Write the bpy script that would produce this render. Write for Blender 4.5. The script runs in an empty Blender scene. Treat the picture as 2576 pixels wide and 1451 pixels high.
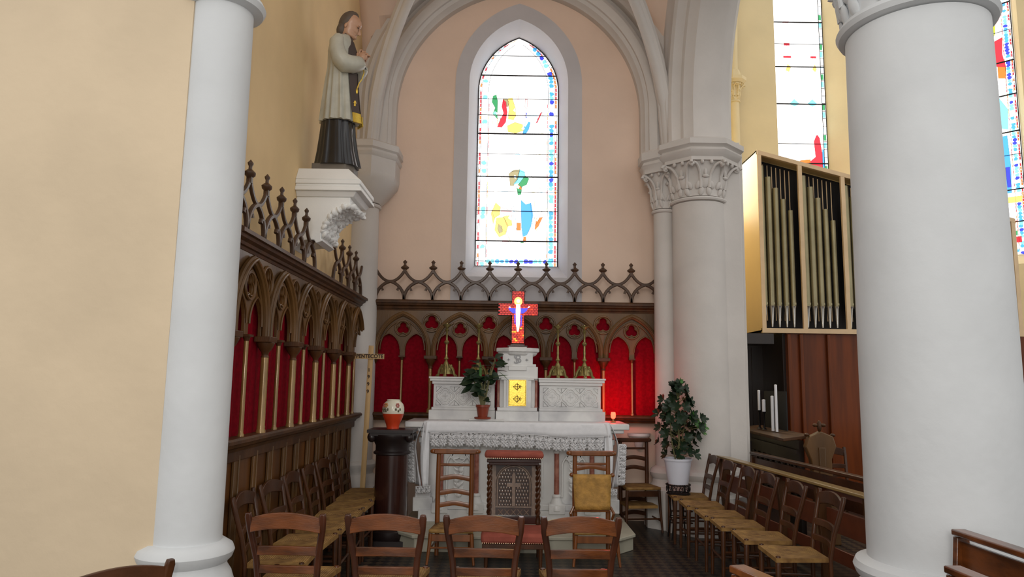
import bpy, bmesh, math, random
from mathutils import Vector, Matrix
random.seed(7)
sc = bpy.context.scene
COL = sc.collection
PI = math.pi
R = math.radians

# ------------------------------------------------------------------ camera
F, W, H = 1789.0, 2576, 1451
pitch, roll, yaw = R(7.42), R(0.8), R(0.2)
fw = Vector((math.sin(yaw)*math.cos(pitch), math.cos(yaw)*math.cos(pitch), math.sin(pitch)))
r0 = Vector((math.cos(yaw), -math.sin(yaw), 0)); u0 = r0.cross(fw)
rr = r0*math.cos(roll) + u0*math.sin(roll); uu = u0*math.cos(roll) - r0*math.sin(roll)
cd = bpy.data.cameras.new('camera'); cam = bpy.data.objects.new('camera', cd); COL.objects.link(cam)
cd.sensor_width = 36.0; cd.lens = 36.0*F/W; cd.clip_start = 0.05; cd.clip_end = 200
M = Matrix((rr, uu, -fw)).transposed().to_4x4(); M.translation = Vector((0, 0, 1.6))
cam.matrix_world = M
sc.camera = cam

# ------------------------------------------------------------------ light
sc.view_settings.view_transform = 'Standard'; sc.view_settings.look = 'None'
sc.view_settings.gamma = 1.0; sc.view_settings.exposure = 0.10
w = bpy.data.worlds.new('daylight'); sc.world = w; w.use_nodes = True
bgn = w.node_tree.nodes['Background']; bgn.inputs[0].default_value = (1.0, 0.98, 0.955, 1); bgn.inputs[1].default_value = 0.76

def lamp(name, kind, loc, energy, color=(1, 1, 1), size=0.1, size_y=None, target=None, spread=None):
    d = bpy.data.lights.new(name, kind); d.energy = energy; d.color = color
    if kind == 'AREA':
        d.size = size
        if size_y: d.shape = 'RECTANGLE'; d.size_y = size_y
        if spread: d.spread = spread
    elif kind == 'POINT': d.shadow_soft_size = size
    o = bpy.data.objects.new(name, d); COL.objects.link(o); o.location = loc
    if target is not None:
        o.rotation_euler = (Vector(target) - Vector(loc)).to_track_quat('-Z', 'Y').to_euler()
    return o
# the camera's own flash (left of and above the lens), tall nave windows behind the viewer, choir windows hidden by the pier
lamp('camera_flash', 'POINT', (-0.05, -0.02, 1.66), 76, (1.0, 0.955, 0.88), 0.018)
lamp('nave_window_daylight', 'AREA', (-1.0, -7.0, 6.0), 230, (1.0, 0.95, 0.88), 3.0, 5.0, (0.5, 6, 2.5))
lamp('choir_window_daylight', 'AREA', (3.0, 11.6, 5.6), 95, (1.0, 0.90, 0.66), 0.9, 3.0, (3.6, 10.2, 4.2))

# ------------------------------------------------------------------ materials
def lin(c):
    return tuple(((v/255)/12.92 if v/255 <= 0.04045 else ((v/255+0.055)/1.055)**2.4) for v in c)
def mat(name, rgb, rough=0.6, metal=0.0, var=0.12, scale=6.0, bump=0.0, bscale=40.0, stretch=(1, 1, 1), spec=0.5, coat=0.0, rgb2=None, ramp=(0.35, 0.65)):
    m = bpy.data.materials.new(name); m.use_nodes = True
    nt = m.node_tree; b = nt.nodes['Principled BSDF']
    tc = nt.nodes.new('ShaderNodeTexCoord'); mp = nt.nodes.new('ShaderNodeMapping')
    mp.inputs['Scale'].default_value = stretch
    nt.links.new(tc.outputs['Object'], mp.inputs['Vector'])
    nz = nt.nodes.new('ShaderNodeTexNoise'); nz.inputs['Scale'].default_value = scale; nz.inputs['Detail'].default_value = 6
    nt.links.new(mp.outputs[0], nz.inputs['Vector'])
    cr = nt.nodes.new('ShaderNodeValToRGB')
    a = lin(rgb); 
    if rgb2: c2 = lin(rgb2); c1 = a
    else: c1 = tuple(v*(1-var) for v in a); c2 = tuple(min(1, v*(1+var)) for v in a)
    cr.color_ramp.elements[0].color = (*c1, 1); cr.color_ramp.elements[1].color = (*c2, 1)
    cr.color_ramp.elements[0].position = ramp[0]; cr.color_ramp.elements[1].position = ramp[1]
    nt.links.new(nz.outputs['Fac'], cr.inputs[0]); nt.links.new(cr.outputs[0], b.inputs['Base Color'])
    b.inputs['Roughness'].default_value = rough; b.inputs['Metallic'].default_value = metal
    b.inputs['Specular IOR Level'].default_value = spec
    if coat: b.inputs['Coat Weight'].default_value = coat; b.inputs['Coat Roughness'].default_value = 0.12
    if bump:
        n2 = nt.nodes.new('ShaderNodeTexNoise'); n2.inputs['Scale'].default_value = bscale; n2.inputs['Detail'].default_value = 4
        nt.links.new(mp.outputs[0], n2.inputs['Vector'])
        bp = nt.nodes.new('ShaderNodeBump'); bp.inputs['Strength'].default_value = bump; bp.inputs['Distance'].default_value = 0.01
        nt.links.new(n2.outputs['Fac'], bp.inputs['Height']); nt.links.new(bp.outputs[0], b.inputs['Normal'])
    return m
def emit(name, rgb, strength):
    m = bpy.data.materials.new(name); m.use_nodes = True; nt = m.node_tree
    b = nt.nodes['Principled BSDF']; b.inputs['Base Color'].default_value = (*lin(rgb), 1)
    b.inputs['Emission Color'].default_value = (*lin(rgb), 1); b.inputs['Emission Strength'].default_value = strength
    b.inputs['Roughness'].default_value = 0.3
    return m

M_ochre = mat('ochre plaster', (236, 206, 156), 0.85, var=0.05, scale=1.6, bump=0.25, bscale=14)
M_peach = mat('peach plaster', (233, 207, 188), 0.85, var=0.04, scale=1.5, bump=0.25, bscale=14)
M_pier = mat('beige plaster', (222, 202, 172), 0.85, var=0.05, scale=1.4, bump=0.35, bscale=12)
M_stone = mat('white painted stone', (216, 219, 221), 0.75, var=0.04, scale=2.2, bump=0.2, bscale=18)
M_grey = mat('grey painted stone', (211, 206, 201), 0.8, var=0.04, scale=2.5, bump=0.2, bscale=18)
M_band = mat('pale grey blue window band', (200, 197, 200), 0.85, var=0.04, scale=2.0, bump=0.2, bscale=16)
M_cream = mat('cream choir plaster', (232, 216, 176), 0.85, var=0.04, scale=1.5, bump=0.2, bscale=14)
M_plaster = mat('white plaster', (240, 240, 238), 0.55, var=0.02, scale=4, bump=0.1, bscale=30)
M_marble = mat('white marble', (226, 226, 224), 0.32, scale=3.0, bump=0.03, rgb2=(190, 190, 192), ramp=(0.48, 0.72))
M_redmarble = mat('red marble', (142, 84, 72), 0.22, scale=14, rgb2=(176, 122, 104))
M_step = mat('grey stone step', (182, 178, 160), 0.6, var=0.08, scale=5, bump=0.1)
M_gilt = mat('gilded brown oak', (102, 70, 32), 0.48, var=0.36, scale=3.0, bump=0.15, bscale=60, stretch=(1, 1, 0.25), coat=0.12)
M_oak = mat('dark oak', (78, 48, 22), 0.5, var=0.32, scale=4, bump=0.2, bscale=60, stretch=(3, 3, 0.35), coat=0.08, spec=0.35)
M_board = mat('orange brown wainscot oak', (96, 58, 22), 0.45, var=0.28, scale=2.4, stretch=(3, 3, 0.3), coat=0.1, spec=0.35)
M_crest = mat('brown cresting wood', (76, 52, 34), 0.5, var=0.18, scale=6, coat=0.15)
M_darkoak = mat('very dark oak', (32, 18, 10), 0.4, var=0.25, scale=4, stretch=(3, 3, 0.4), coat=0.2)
M_shaft = mat('gilded shaft', (150, 118, 68), 0.25, var=0.25, scale=9, stretch=(1, 1, 0.4), coat=0.6, metal=0.25)
M_chair = mat('walnut chair wood', (98, 52, 20), 0.28, var=0.5, scale=5, bump=0.1, bscale=40, stretch=(1, 4, 4), coat=0.35)
M_chairP = mat('dark walnut chair posts', (70, 36, 20), 0.3, var=0.35, scale=6, coat=0.3)
M_chairD = mat('dark chair wood', (72, 40, 18), 0.38, var=0.38, scale=5, bump=0.1, bscale=40, coat=0.12, spec=0.4)
M_honey = mat('honey wood', (124, 72, 34), 0.3, var=0.22, scale=5, stretch=(3, 3, 0.5), coat=0.4)
M_mahog = mat('mahogany veneer', (110, 50, 8), 0.4, var=0.28, scale=2.4, stretch=(5, 5, 0.4), coat=0.1, spec=.3)
M_ebony = mat('near black wood', (34, 24, 24), 0.4, var=0.2, scale=3, coat=0.1)
M_pedw = mat('dark mahogany pedestal wood', (54, 28, 22), 0.22, var=0.2, scale=4, coat=0.5)
M_red = mat('crimson cloth', (128, 8, 26), 0.95, var=0.16, scale=30, bump=0.2, bscale=200, spec=0.1)
M_velvet = mat('dusty red velvet', (158, 84, 70), 0.85, var=0.12, scale=12, bump=0.1, bscale=90, spec=0.2)
M_brass = mat('aged brass', (156, 142, 92), 0.35, metal=0.7, var=0.25, scale=25)
M_gold = mat('polished gold', (232, 196, 84), 0.28, metal=0.75, var=0.06, scale=20, bump=0.1, bscale=60)
M_nail = mat('brass nails', (236, 206, 168), 0.2, metal=0.9, var=0.05)
M_iron = mat('black wrought iron', (30, 26, 26), 0.45, metal=0.5, var=0.1)
M_linen = mat('white linen', (236, 237, 240), 0.9, var=0.03, scale=20, bump=0.12, bscale=120, spec=0.15)
M_lace = mat('white lace', (218, 218, 220), 0.9, var=0.04, scale=30, spec=0.1)
M_pentw = mat('pale pine', (206, 170, 118), 0.55, var=0.1, scale=8, stretch=(4, 4, 0.5))
M_ink = mat('dark brown paint', (58, 36, 20), 0.6, var=0.05)
M_leafD = mat('dark green leaves', (28, 48, 28), 0.45, var=0.3, scale=18, coat=0.05, spec=0.35)
M_leafG = mat('fresh green leaves', (58, 112, 34), 0.4, var=0.2, scale=18)
M_leafR = mat('dark red flower', (78, 22, 30), 0.4, var=0.2, scale=12)
M_stem = mat('olive stems', (122, 120, 78), 0.6, var=0.15)
M_terra = mat('terracotta plastic', (142, 62, 42), 0.4, var=0.08)
M_soil = mat('dark soil', (62, 34, 26), 0.9, var=0.3, scale=40, bump=0.4)
M_whitepot = mat('white glazed pot', (226, 228, 240), 0.3, var=0.02)
M_vaseW = mat('cream glazed ceramic', (232, 226, 206), 0.15, var=0.02)
M_vaseR = mat('orange red glaze', (206, 66, 32), 0.3, var=0.08, scale=10)
M_pipe = mat('tin organ pipe', (154, 145, 114), 0.32, metal=0.75, var=0.10, scale=4)
M_pipeb = mat('bright tin pipe foot', (200, 198, 192), 0.2, metal=0.9, var=0.05)
M_case = mat('cream lacquered case', (236, 204, 140), 0.35, var=0.02, scale=2)
M_caset = mat('pale wood frame', (232, 202, 160), 0.5, var=0.06, scale=5)
M_black = mat('black interior', (22, 20, 22), 0.7, var=0.1)
M_lead = mat('lead and iron bars', (40, 38, 40), 0.6, metal=0.3, var=0.1)
M_alb = mat('painted grey white alb', (188, 186, 172), 0.42, var=0.10, scale=8, bump=0.1, coat=0.15)
M_cass = mat('painted black cassock', (26, 26, 30), 0.28, var=0.1, coat=0.4)
M_skin = mat('painted plaster skin', (190, 146, 116), 0.4, var=0.08, scale=10, coat=0.2)
M_hair = mat('painted grey brown hair', (92, 80, 70), 0.6, var=0.12, scale=20)
M_plinth = mat('grey statue base', (110, 102, 92), 0.6, var=0.12)
M_stole = mat('painted dark stole', (74, 62, 58), 0.5, var=0.1)
M_glass = mat('dark glass', (12, 15, 17), 0.6, var=0.1)
M_candle = mat('white candle wax', (240, 240, 244), 0.4, var=0.02)

# rush seat: four triangles of straw, the fibres of each running along its own edge
def rush():
    m = bpy.data.materials.new('woven rush'); m.use_nodes = True; nt = m.node_tree; b = nt.nodes['Principled BSDF']
    L = nt.links
    tc = nt.nodes.new('ShaderNodeTexCoord'); sx = nt.nodes.new('ShaderNodeSeparateXYZ'); L.new(tc.outputs['Object'], sx.inputs[0])
    ax = nt.nodes.new('ShaderNodeMath'); ax.operation = 'ABSOLUTE'; L.new(sx.outputs[0], ax.inputs[0])
    ay = nt.nodes.new('ShaderNodeMath'); ay.operation = 'ABSOLUTE'; L.new(sx.outputs[1], ay.inputs[0])
    mx = nt.nodes.new('ShaderNodeMath'); mx.operation = 'MAXIMUM'; L.new(ax.outputs[0], mx.inputs[0]); L.new(ay.outputs[0], mx.inputs[1])
    s = nt.nodes.new('ShaderNodeMath'); s.operation = 'MULTIPLY'; s.inputs[1].default_value = 480; L.new(mx.outputs[0], s.inputs[0])
    sn = nt.nodes.new('ShaderNodeMath'); sn.operation = 'SINE'; L.new(s.outputs[0], sn.inputs[0])
    cmpn = nt.nodes.new('ShaderNodeMath'); cmpn.operation = 'GREATER_THAN'; L.new(ax.outputs[0], cmpn.inputs[0]); L.new(ay.outputs[0], cmpn.inputs[1])
    nz = nt.nodes.new('ShaderNodeTexNoise'); nz.inputs['Scale'].default_value = 14; nz.inputs['Detail'].default_value = 8
    L.new(tc.outputs['Object'], nz.inputs['Vector'])
    cr = nt.nodes.new('ShaderNodeValToRGB'); cr.color_ramp.elements[0].position = .3; cr.color_ramp.elements[1].position = .7
    cr.color_ramp.elements[0].color = (*lin((120, 84, 40)), 1); cr.color_ramp.elements[1].color = (*lin((176, 136, 74)), 1)
    L.new(nz.outputs['Fac'], cr.inputs[0])
    mixc = nt.nodes.new('ShaderNodeMix'); mixc.data_type = 'RGBA'; mixc.blend_type = 'MULTIPLY'
    mul = nt.nodes.new('ShaderNodeMath'); mul.operation = 'MULTIPLY'; mul.inputs[1].default_value = .35; L.new(cmpn.outputs[0], mul.inputs[0])
    L.new(mul.outputs[0], mixc.inputs[0]); L.new(cr.outputs[0], mixc.inputs[6]); mixc.inputs[7].default_value = (.55, .5, .45, 1)
    L.new(mixc.outputs[2], b.inputs['Base Color'])
    bp = nt.nodes.new('ShaderNodeBump'); bp.inputs['Strength'].default_value = .5; bp.inputs['Distance'].default_value = .004
    L.new(sn.outputs[0], bp.inputs['Height']); L.new(bp.outputs[0], b.inputs['Normal'])
    b.inputs['Roughness'].default_value = .7
    return m
M_rush = rush()

# dark patterned tile floor
def tiles():
    m = bpy.data.materials.new('dark patterned tiles'); m.use_nodes = True; nt = m.node_tree; b = nt.nodes['Principled BSDF']; L = nt.links
    tc = nt.nodes.new('ShaderNodeTexCoord'); mp = nt.nodes.new('ShaderNodeMapping'); mp.inputs['Rotation'].default_value = (0, 0, R(45)); L.new(tc.outputs['Object'], mp.inputs[0])
    ck = nt.nodes.new('ShaderNodeTexChecker'); ck.inputs['Scale'].default_value = 14
    ck.inputs[1].default_value = (*lin((74, 62, 48)), 1); ck.inputs[2].default_value = (*lin((34, 30, 30)), 1); L.new(mp.outputs[0], ck.inputs[0])
    br = nt.nodes.new('ShaderNodeTexBrick'); br.offset = 0; br.inputs['Scale'].default_value = 7; br.inputs['Mortar Size'].default_value = .03
    br.inputs['Brick Width'].default_value = 1; br.inputs['Row Height'].default_value = 1
    br.inputs[1].default_value = (1, 1, 1, 1); br.inputs[2].default_value = (.72, .74, .8, 1); br.inputs[3].default_value = (.45, .42, .4, 1)
    L.new(tc.outputs['Object'], br.inputs[0])
    mx = nt.nodes.new('ShaderNodeMix'); mx.data_type = 'RGBA'; mx.blend_type = 'MULTIPLY'; mx.inputs[0].default_value = 1
    L.new(ck.outputs[0], mx.inputs[6]); L.new(br.outputs[0], mx.inputs[7]); L.new(mx.outputs[2], b.inputs['Base Color'])
    b.inputs['Roughness'].default_value = .38
    return m
M_tiles = tiles()

# ------------------------------------------------------------------ mesh builder
class B:
    def __init__(s): s.v = []; s.f = []; s.m = []; s.cur = 0
    def face(s, idx): s.f.append(tuple(idx)); s.m.append(s.cur)
    def grid(s, rows, closed=False, caps=False):
        n = len(rows[0]); base = len(s.v)
        for r_ in rows: s.v += [tuple(p) for p in r_]
        for i in range(len(rows)-1):
            for j in range(n if closed else n-1):
                a = base+i*n+j; b_ = base+i*n+(j+1) % n
                s.face((a, b_, b_+n, a+n))
        if caps:
            s.face([base+j for j in range(n)][::-1]); s.face([base+(len(rows)-1)*n+j for j in range(n)])
    def box(s, c, d, rot=None, taper=1.0):
        x, y, z = d[0]/2, d[1]/2, d[2]/2; base = len(s.v)
        for sz in (-1, 1):
            k = taper if sz > 0 else 1
            for a, b_ in ((-1, -1), (1, -1), (1, 1), (-1, 1)):
                p = Vector((a*x*k, b_*y*k, sz*z))
                if rot is not None: p = rot @ p
                s.v.append(tuple(p+Vector(c)))
        for f in ((3, 2, 1, 0), (4, 5, 6, 7), (0, 1, 5, 4), (1, 2, 6, 5), (2, 3, 7, 6), (3, 0, 4, 7)):
            s.face([base+i for i in f])
    def tube(s, pts, rad, n=8, closed=False, flat=1.0, up=None):
        pts = [Vector(p) for p in pts]; N = len(pts)
        rads = rad if isinstance(rad, (list, tuple)) else [rad]*N
        rows = []; prev = None
        for i, p in enumerate(pts):
            if closed: t = (pts[(i+1) % N]-pts[i-1])
            else: t = pts[min(i+1, N-1)]-pts[max(i-1, 0)]
            t.normalize()
            ref = Vector(up) if up else (prev if prev is not None else (Vector((0, 0, 1)) if abs(t.z) < .9 else Vector((1, 0, 0))))
            a = ref - t*ref.dot(t)
            if a.length < 1e-5: a = t.orthogonal()
            a.normalize(); prev = a; b_ = t.cross(a)
            rows.append([p + (a*math.cos(2*PI*k/n)*flat + b_*math.sin(2*PI*k/n))*rads[i] for k in range(n)])
        if closed: rows.append(rows[0]); s.grid(rows, True)
        else: s.grid(rows, True, True)
    def bar(s, pts, w_, h_, up):
        """rectangular section bar: h_ along up, w_ across"""
        pts = [Vector(p) for p in pts]; N = len(pts); rows = []; upv = Vector(up)
        for i, p in enumerate(pts):
            t = (pts[min(i+1, N-1)]-pts[max(i-1, 0)]).normalized(); a = (upv - t*upv.dot(t)).normalized(); b_ = t.cross(a)
            ww = w_[i] if isinstance(w_, (list, tuple)) else w_
            rows.append([p+a*h_/2*sa+b_*ww/2*sb for sa, sb in ((1, -.6), (1, .6), (.5, 1), (-.5, 1), (-1, .6), (-1, -.6), (-.5, -1), (.5, -1))])
        s.grid(rows, True, True)
    def lathe(s, prof, c=(0, 0, 0), n=20, a0=0, a1=2*PI, sx=1, sy=1):
        full = abs(a1-a0-2*PI) < 1e-6; m = n if full else n+1; rows = []
        for r_, z in prof:
            rows.append([(c[0]+max(r_, 1e-4)*math.cos(a0+(a1-a0)*k/n)*sx, c[1]+max(r_, 1e-4)*math.sin(a0+(a1-a0)*k/n)*sy, c[2]+z) for k in range(m)])
        s.grid(rows, full, full)
    def ell(s, c, r_, n=12, rings=8, rot=None):
        rows = []
        for i in range(rings+1):
            t = -PI/2+PI*i/rings; row = []
            for k in range(n):
                a = 2*PI*k/n; cc = max(math.cos(t), 1e-3)
                p = Vector((r_[0]*cc*math.cos(a), r_[1]*cc*math.sin(a), r_[2]*math.sin(t)))
                if rot is not None: p = rot @ p
                row.append(p+Vector(c))
            rows.append(row)
        s.grid(rows, True, True)
    def prism(s, poly, y0, y1, axis='y'):
        """extrude polygon: axis y -> poly in (x,z); axis x -> poly in (y,z); axis z -> (x,y)"""
        def P(a, b_, t): return (a, t, b_) if axis == 'y' else ((t, a, b_) if axis == 'x' else (a, b_, t))
        base = len(s.v); n = len(poly)
        s.v += [P(a, b_, y0) for a, b_ in poly] + [P(a, b_, y1) for a, b_ in poly]
        s.face([base+i for i in range(n)]); s.face([base+n+i for i in range(n)][::-1])
        for i in range(n):
            j = (i+1) % n; s.face((base+i, base+n+i, base+n+j, base+j))
    def leaf(s, p, d, L_, W_, droop=.3, up=(0, 0, 1), seg=5, ob=False):
        p = Vector(p); d = Vector(d).normalized(); upv = Vector(up); side = d.cross(upv)
        if side.length < .05: side = d.cross(Vector((1, 0, 0)))
        side.normalize(); nrm = side.cross(d); rows = []
        for i in range(seg+1):
            t = i/seg; c = p+d*L_*t+nrm*(-droop*L_*t*t); wv = W_/2*(math.sin(PI*min(max(t, .03), .97)**1.5)**.8 if ob else math.sin(PI*min(max(t, .02), .985)**.85))
            rows.append([c-side*wv+nrm*wv*.25, c, c+side*wv+nrm*wv*.25])
        s.grid(rows)
    def build(s, name, material, parent=None, angle=38, bevel=0, solid=0, sub=0, loc=None):
        me = bpy.data.meshes.new(name); me.from_pydata(s.v, [], s.f)
        mats = material if isinstance(material, (list, tuple)) else [material]
        for m_ in mats: me.materials.append(m_)
        me.polygons.foreach_set('material_index', [min(i, len(mats)-1) for i in s.m])
        bm = bmesh.new(); bm.from_mesh(me); bmesh.ops.recalc_face_normals(bm, faces=bm.faces); bm.to_mesh(me); bm.free()
        me.polygons.foreach_set('use_smooth', [True]*len(me.polygons)); me.set_sharp_from_angle(angle=R(angle))
        me.update()
        o = bpy.data.objects.new(name, me); COL.objects.link(o)
        if parent is not None: o.parent = parent
        if loc is not None: o.location = loc
        if solid: md = o.modifiers.new('s', 'SOLIDIFY'); md.thickness = solid; md.offset = 0
        if bevel: md = o.modifiers.new('b', 'BEVEL'); md.width = bevel; md.segments = 2; md.limit_method = 'ANGLE'; md.angle_limit = R(35)
        if sub: md = o.modifiers.new('ss', 'SUBSURF'); md.levels = sub; md.render_levels = sub
        return o

def tag(o, label=None, cat=None, group=None, kind=None):
    if label: o['label'] = label
    if cat: o['category'] = cat
    if group: o['group'] = group
    if kind: o['kind'] = kind
    return o
def thing(name, label, cat, loc=(0, 0, 0), rz=0, group=None):
    o = bpy.data.objects.new(name, None); COL.objects.link(o); o.empty_display_size = .1
    o.location = loc; o.rotation_euler = (0, 0, rz)
    return tag(o, label, cat, group)
def struct(o, label=None): return tag(o, label, kind='structure')
def dup(root, loc, rz, label=None, group=None, scale=None):
    def rec(o, par):
        c = o.copy(); COL.objects.link(c); c.parent = par
        for ch in list(o.children): rec(ch, c)
        return c
    c = rec(root, None); c.location = loc; c.rotation_euler = (0, 0, rz)
    if scale: c.scale = scale
    if label: c['label'] = label
    if group: c['group'] = group
    return c
def shape2d(name, outer, holes, thick, material, parent=None, bevel=0.0, plane='xz', y=0.0):
    """flat shape with holes, filled, extruded, as a mesh standing in the xz plane"""
    cu = bpy.data.curves.new(name, 'CURVE'); cu.dimensions = '2D'; cu.fill_mode = 'BOTH'; cu.extrude = max(thick/2-bevel, 0); cu.bevel_depth = bevel; cu.bevel_resolution = 1
    for poly in [outer]+holes:
        sp = cu.splines.new('POLY'); sp.points.add(len(poly)-1); sp.use_cyclic_u = True
        for p, q in zip(sp.points, poly): p.co = (q[0], q[1], 0, 1)
    t = bpy.data.objects.new(name, cu); COL.objects.link(t)
    dg = bpy.context.evaluated_depsgraph_get(); me = bpy.data.meshes.new_from_object(t.evaluated_get(dg))
    bpy.data.objects.remove(t)
    me.name = name; me.materials.clear(); me.materials.append(material)
    me.transform(Matrix(((1, 0, 0, 0), (0, 0, -1, y), (0, 1, 0, 0), (0, 0, 0, 1))))
    for p in me.polygons: p.use_smooth = False
    o = bpy.data.objects.new(name, me); COL.objects.link(o)
    if parent is not None: o.parent = parent
    return o
def text_mesh(name, body, size, thick, material, parent, M4):
    cu = bpy.data.curves.new(name, 'FONT'); cu.body = body; cu.size = size; cu.extrude = thick; cu.align_x = 'CENTER'; cu.align_y = 'CENTER'; cu.offset = 0 if name == 'monogram' else size*.032
    t = bpy.data.objects.new(name, cu); COL.objects.link(t)
    dg = bpy.context.evaluated_depsgraph_get(); me = bpy.data.meshes.new_from_object(t.evaluated_get(dg)); bpy.data.objects.remove(t)
    me.name = name; me.materials.clear(); me.materials.append(material)
    me.transform(M4 @ Matrix.Rotation(PI/2, 4, 'X'))
    o = bpy.data.objects.new(name, me); COL.objects.link(o); o.parent = parent
    return o

def arch_pts(half, a, z0, n=14, cx=0.0):
    """pointed arch from (cx-half,z0) over the apex to (cx+half,z0)"""
    Rr = half+a; apex = math.acos(a/Rr) if a < Rr else 0; pts = []
    for i in range(n+1):
        t = apex*i/n; pts.append((cx-(Rr*math.cos(t)-a), z0+Rr*math.sin(t)))
    right = [(2*cx-x, z) for x, z in pts[:-1]][::-1]
    return pts+right
def arch_for(half, height, z0, n=14, cx=0.0):
    a = (height*height-half*half)/(2*half); return arch_pts(half, a, z0, n, cx)
def trefoil(cx, cz, d, lr, n=48, lobes=3, ph=PI/2):
    out = []
    for k in range(n):
        th = 2*PI*k/n; best = d*.4
        for l in range(lobes):
            ph_ = th-(ph+2*PI*l/lobes); sn_ = d*math.sin(ph_)
            if abs(sn_) < lr:
                best = max(best, d*math.cos(ph_)+math.sqrt(lr*lr-sn_*sn_))
        out.append((cx+best*math.cos(th), cz+best*math.sin(th)))
    return out
def ring(cx, cz, r_, y, n=24): return [(cx+r_*math.cos(2*PI*k/n), y, cz+r_*math.sin(2*PI*k/n)) for k in range(n)]

XC = 0.08     # axis of the side chapel
# ================================================================== SETTING
b = B(); b.box((4, 5, -.05), (24, 20, .1)); struct(b.build('floor', M_tiles))
# back wall of the chapel with the window opening
outer = [(-2.1, 0), (2.75, 0), (2.75, 8), (-2.1, 8)]
hole = [(XC-.625, 2.86)] + arch_for(.625, .85, 5.35, 16, XC) + [(XC+.625, 2.86)]
o = shape2d('wall_back', outer, [hole], .3, M_peach, y=8.75); struct(o)
# painted band around the opening
band_o = [(XC-.80, 2.5)] + arch_for(.80, 1.06, 5.35, 16, XC) + [(XC+.80, 2.5)]
o = shape2d('trim_1', band_o, [hole], .012, M_band, y=8.596); struct(o)
# splayed reveal and the leaded window
def reveal(bb, outl, inl, y0, y1):
    bb.grid([[(x, y0, z) for x, z in outl], [(x, y1, z) for x, z in inl]], closed=True)
inl = [(XC-.52, 3.04)] + arch_for(.52, .73, 5.35, 16, XC) + [(XC+.52, 3.04)]
b = B(); reveal(b, hole, inl, 8.59, 8.88); o = b.build('trim_2', M_band); struct(o)

P_white = emit('daylit pale glass', (255, 253, 250), 2.2); P_blue = emit('daylit blue glass', (70, 150, 225), 1.6)
P_cyan = emit('daylit turquoise glass', (120, 215, 235), 1.5); P_red = emit('daylit ruby glass', (214, 50, 66), 1.1)
P_green = emit('daylit green glass', (60, 150, 95), 1.2); P_yel = emit('daylit yellow glass', (240, 200, 110), 1.3)
P_pink = emit('daylit pink glass', (245, 190, 190), 1.6); P_deep = emit('daylit deep blue glass', (60, 70, 205), 1.2)
P_olive = emit('daylit olive glass', (186, 200, 30), 1.1); P_org = emit('daylit orange glass', (250, 120, 50), 1.3)
P_tan = emit('daylit tan glass', (170, 160, 120), 1.1); P_pale = emit('daylit pale blue glass', (205, 238, 255), 2.2)
P_warm = emit('daylit warm white glass', (255, 240, 200), 1.5); P_rose = emit('daylit rose white glass', (255, 226, 220), 1.5)
PALETTE = [P_white, P_blue, P_cyan, P_red, P_green, P_yel, P_pink, P_deep, P_olive, P_org, P_tan, P_pale, P_warm, P_rose]
WHT, BLU, CYA, RED, GRN, YEL, PNK, DEP, OLI, ORG, TAN, PAL, WRM, ROS = range(14)

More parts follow.
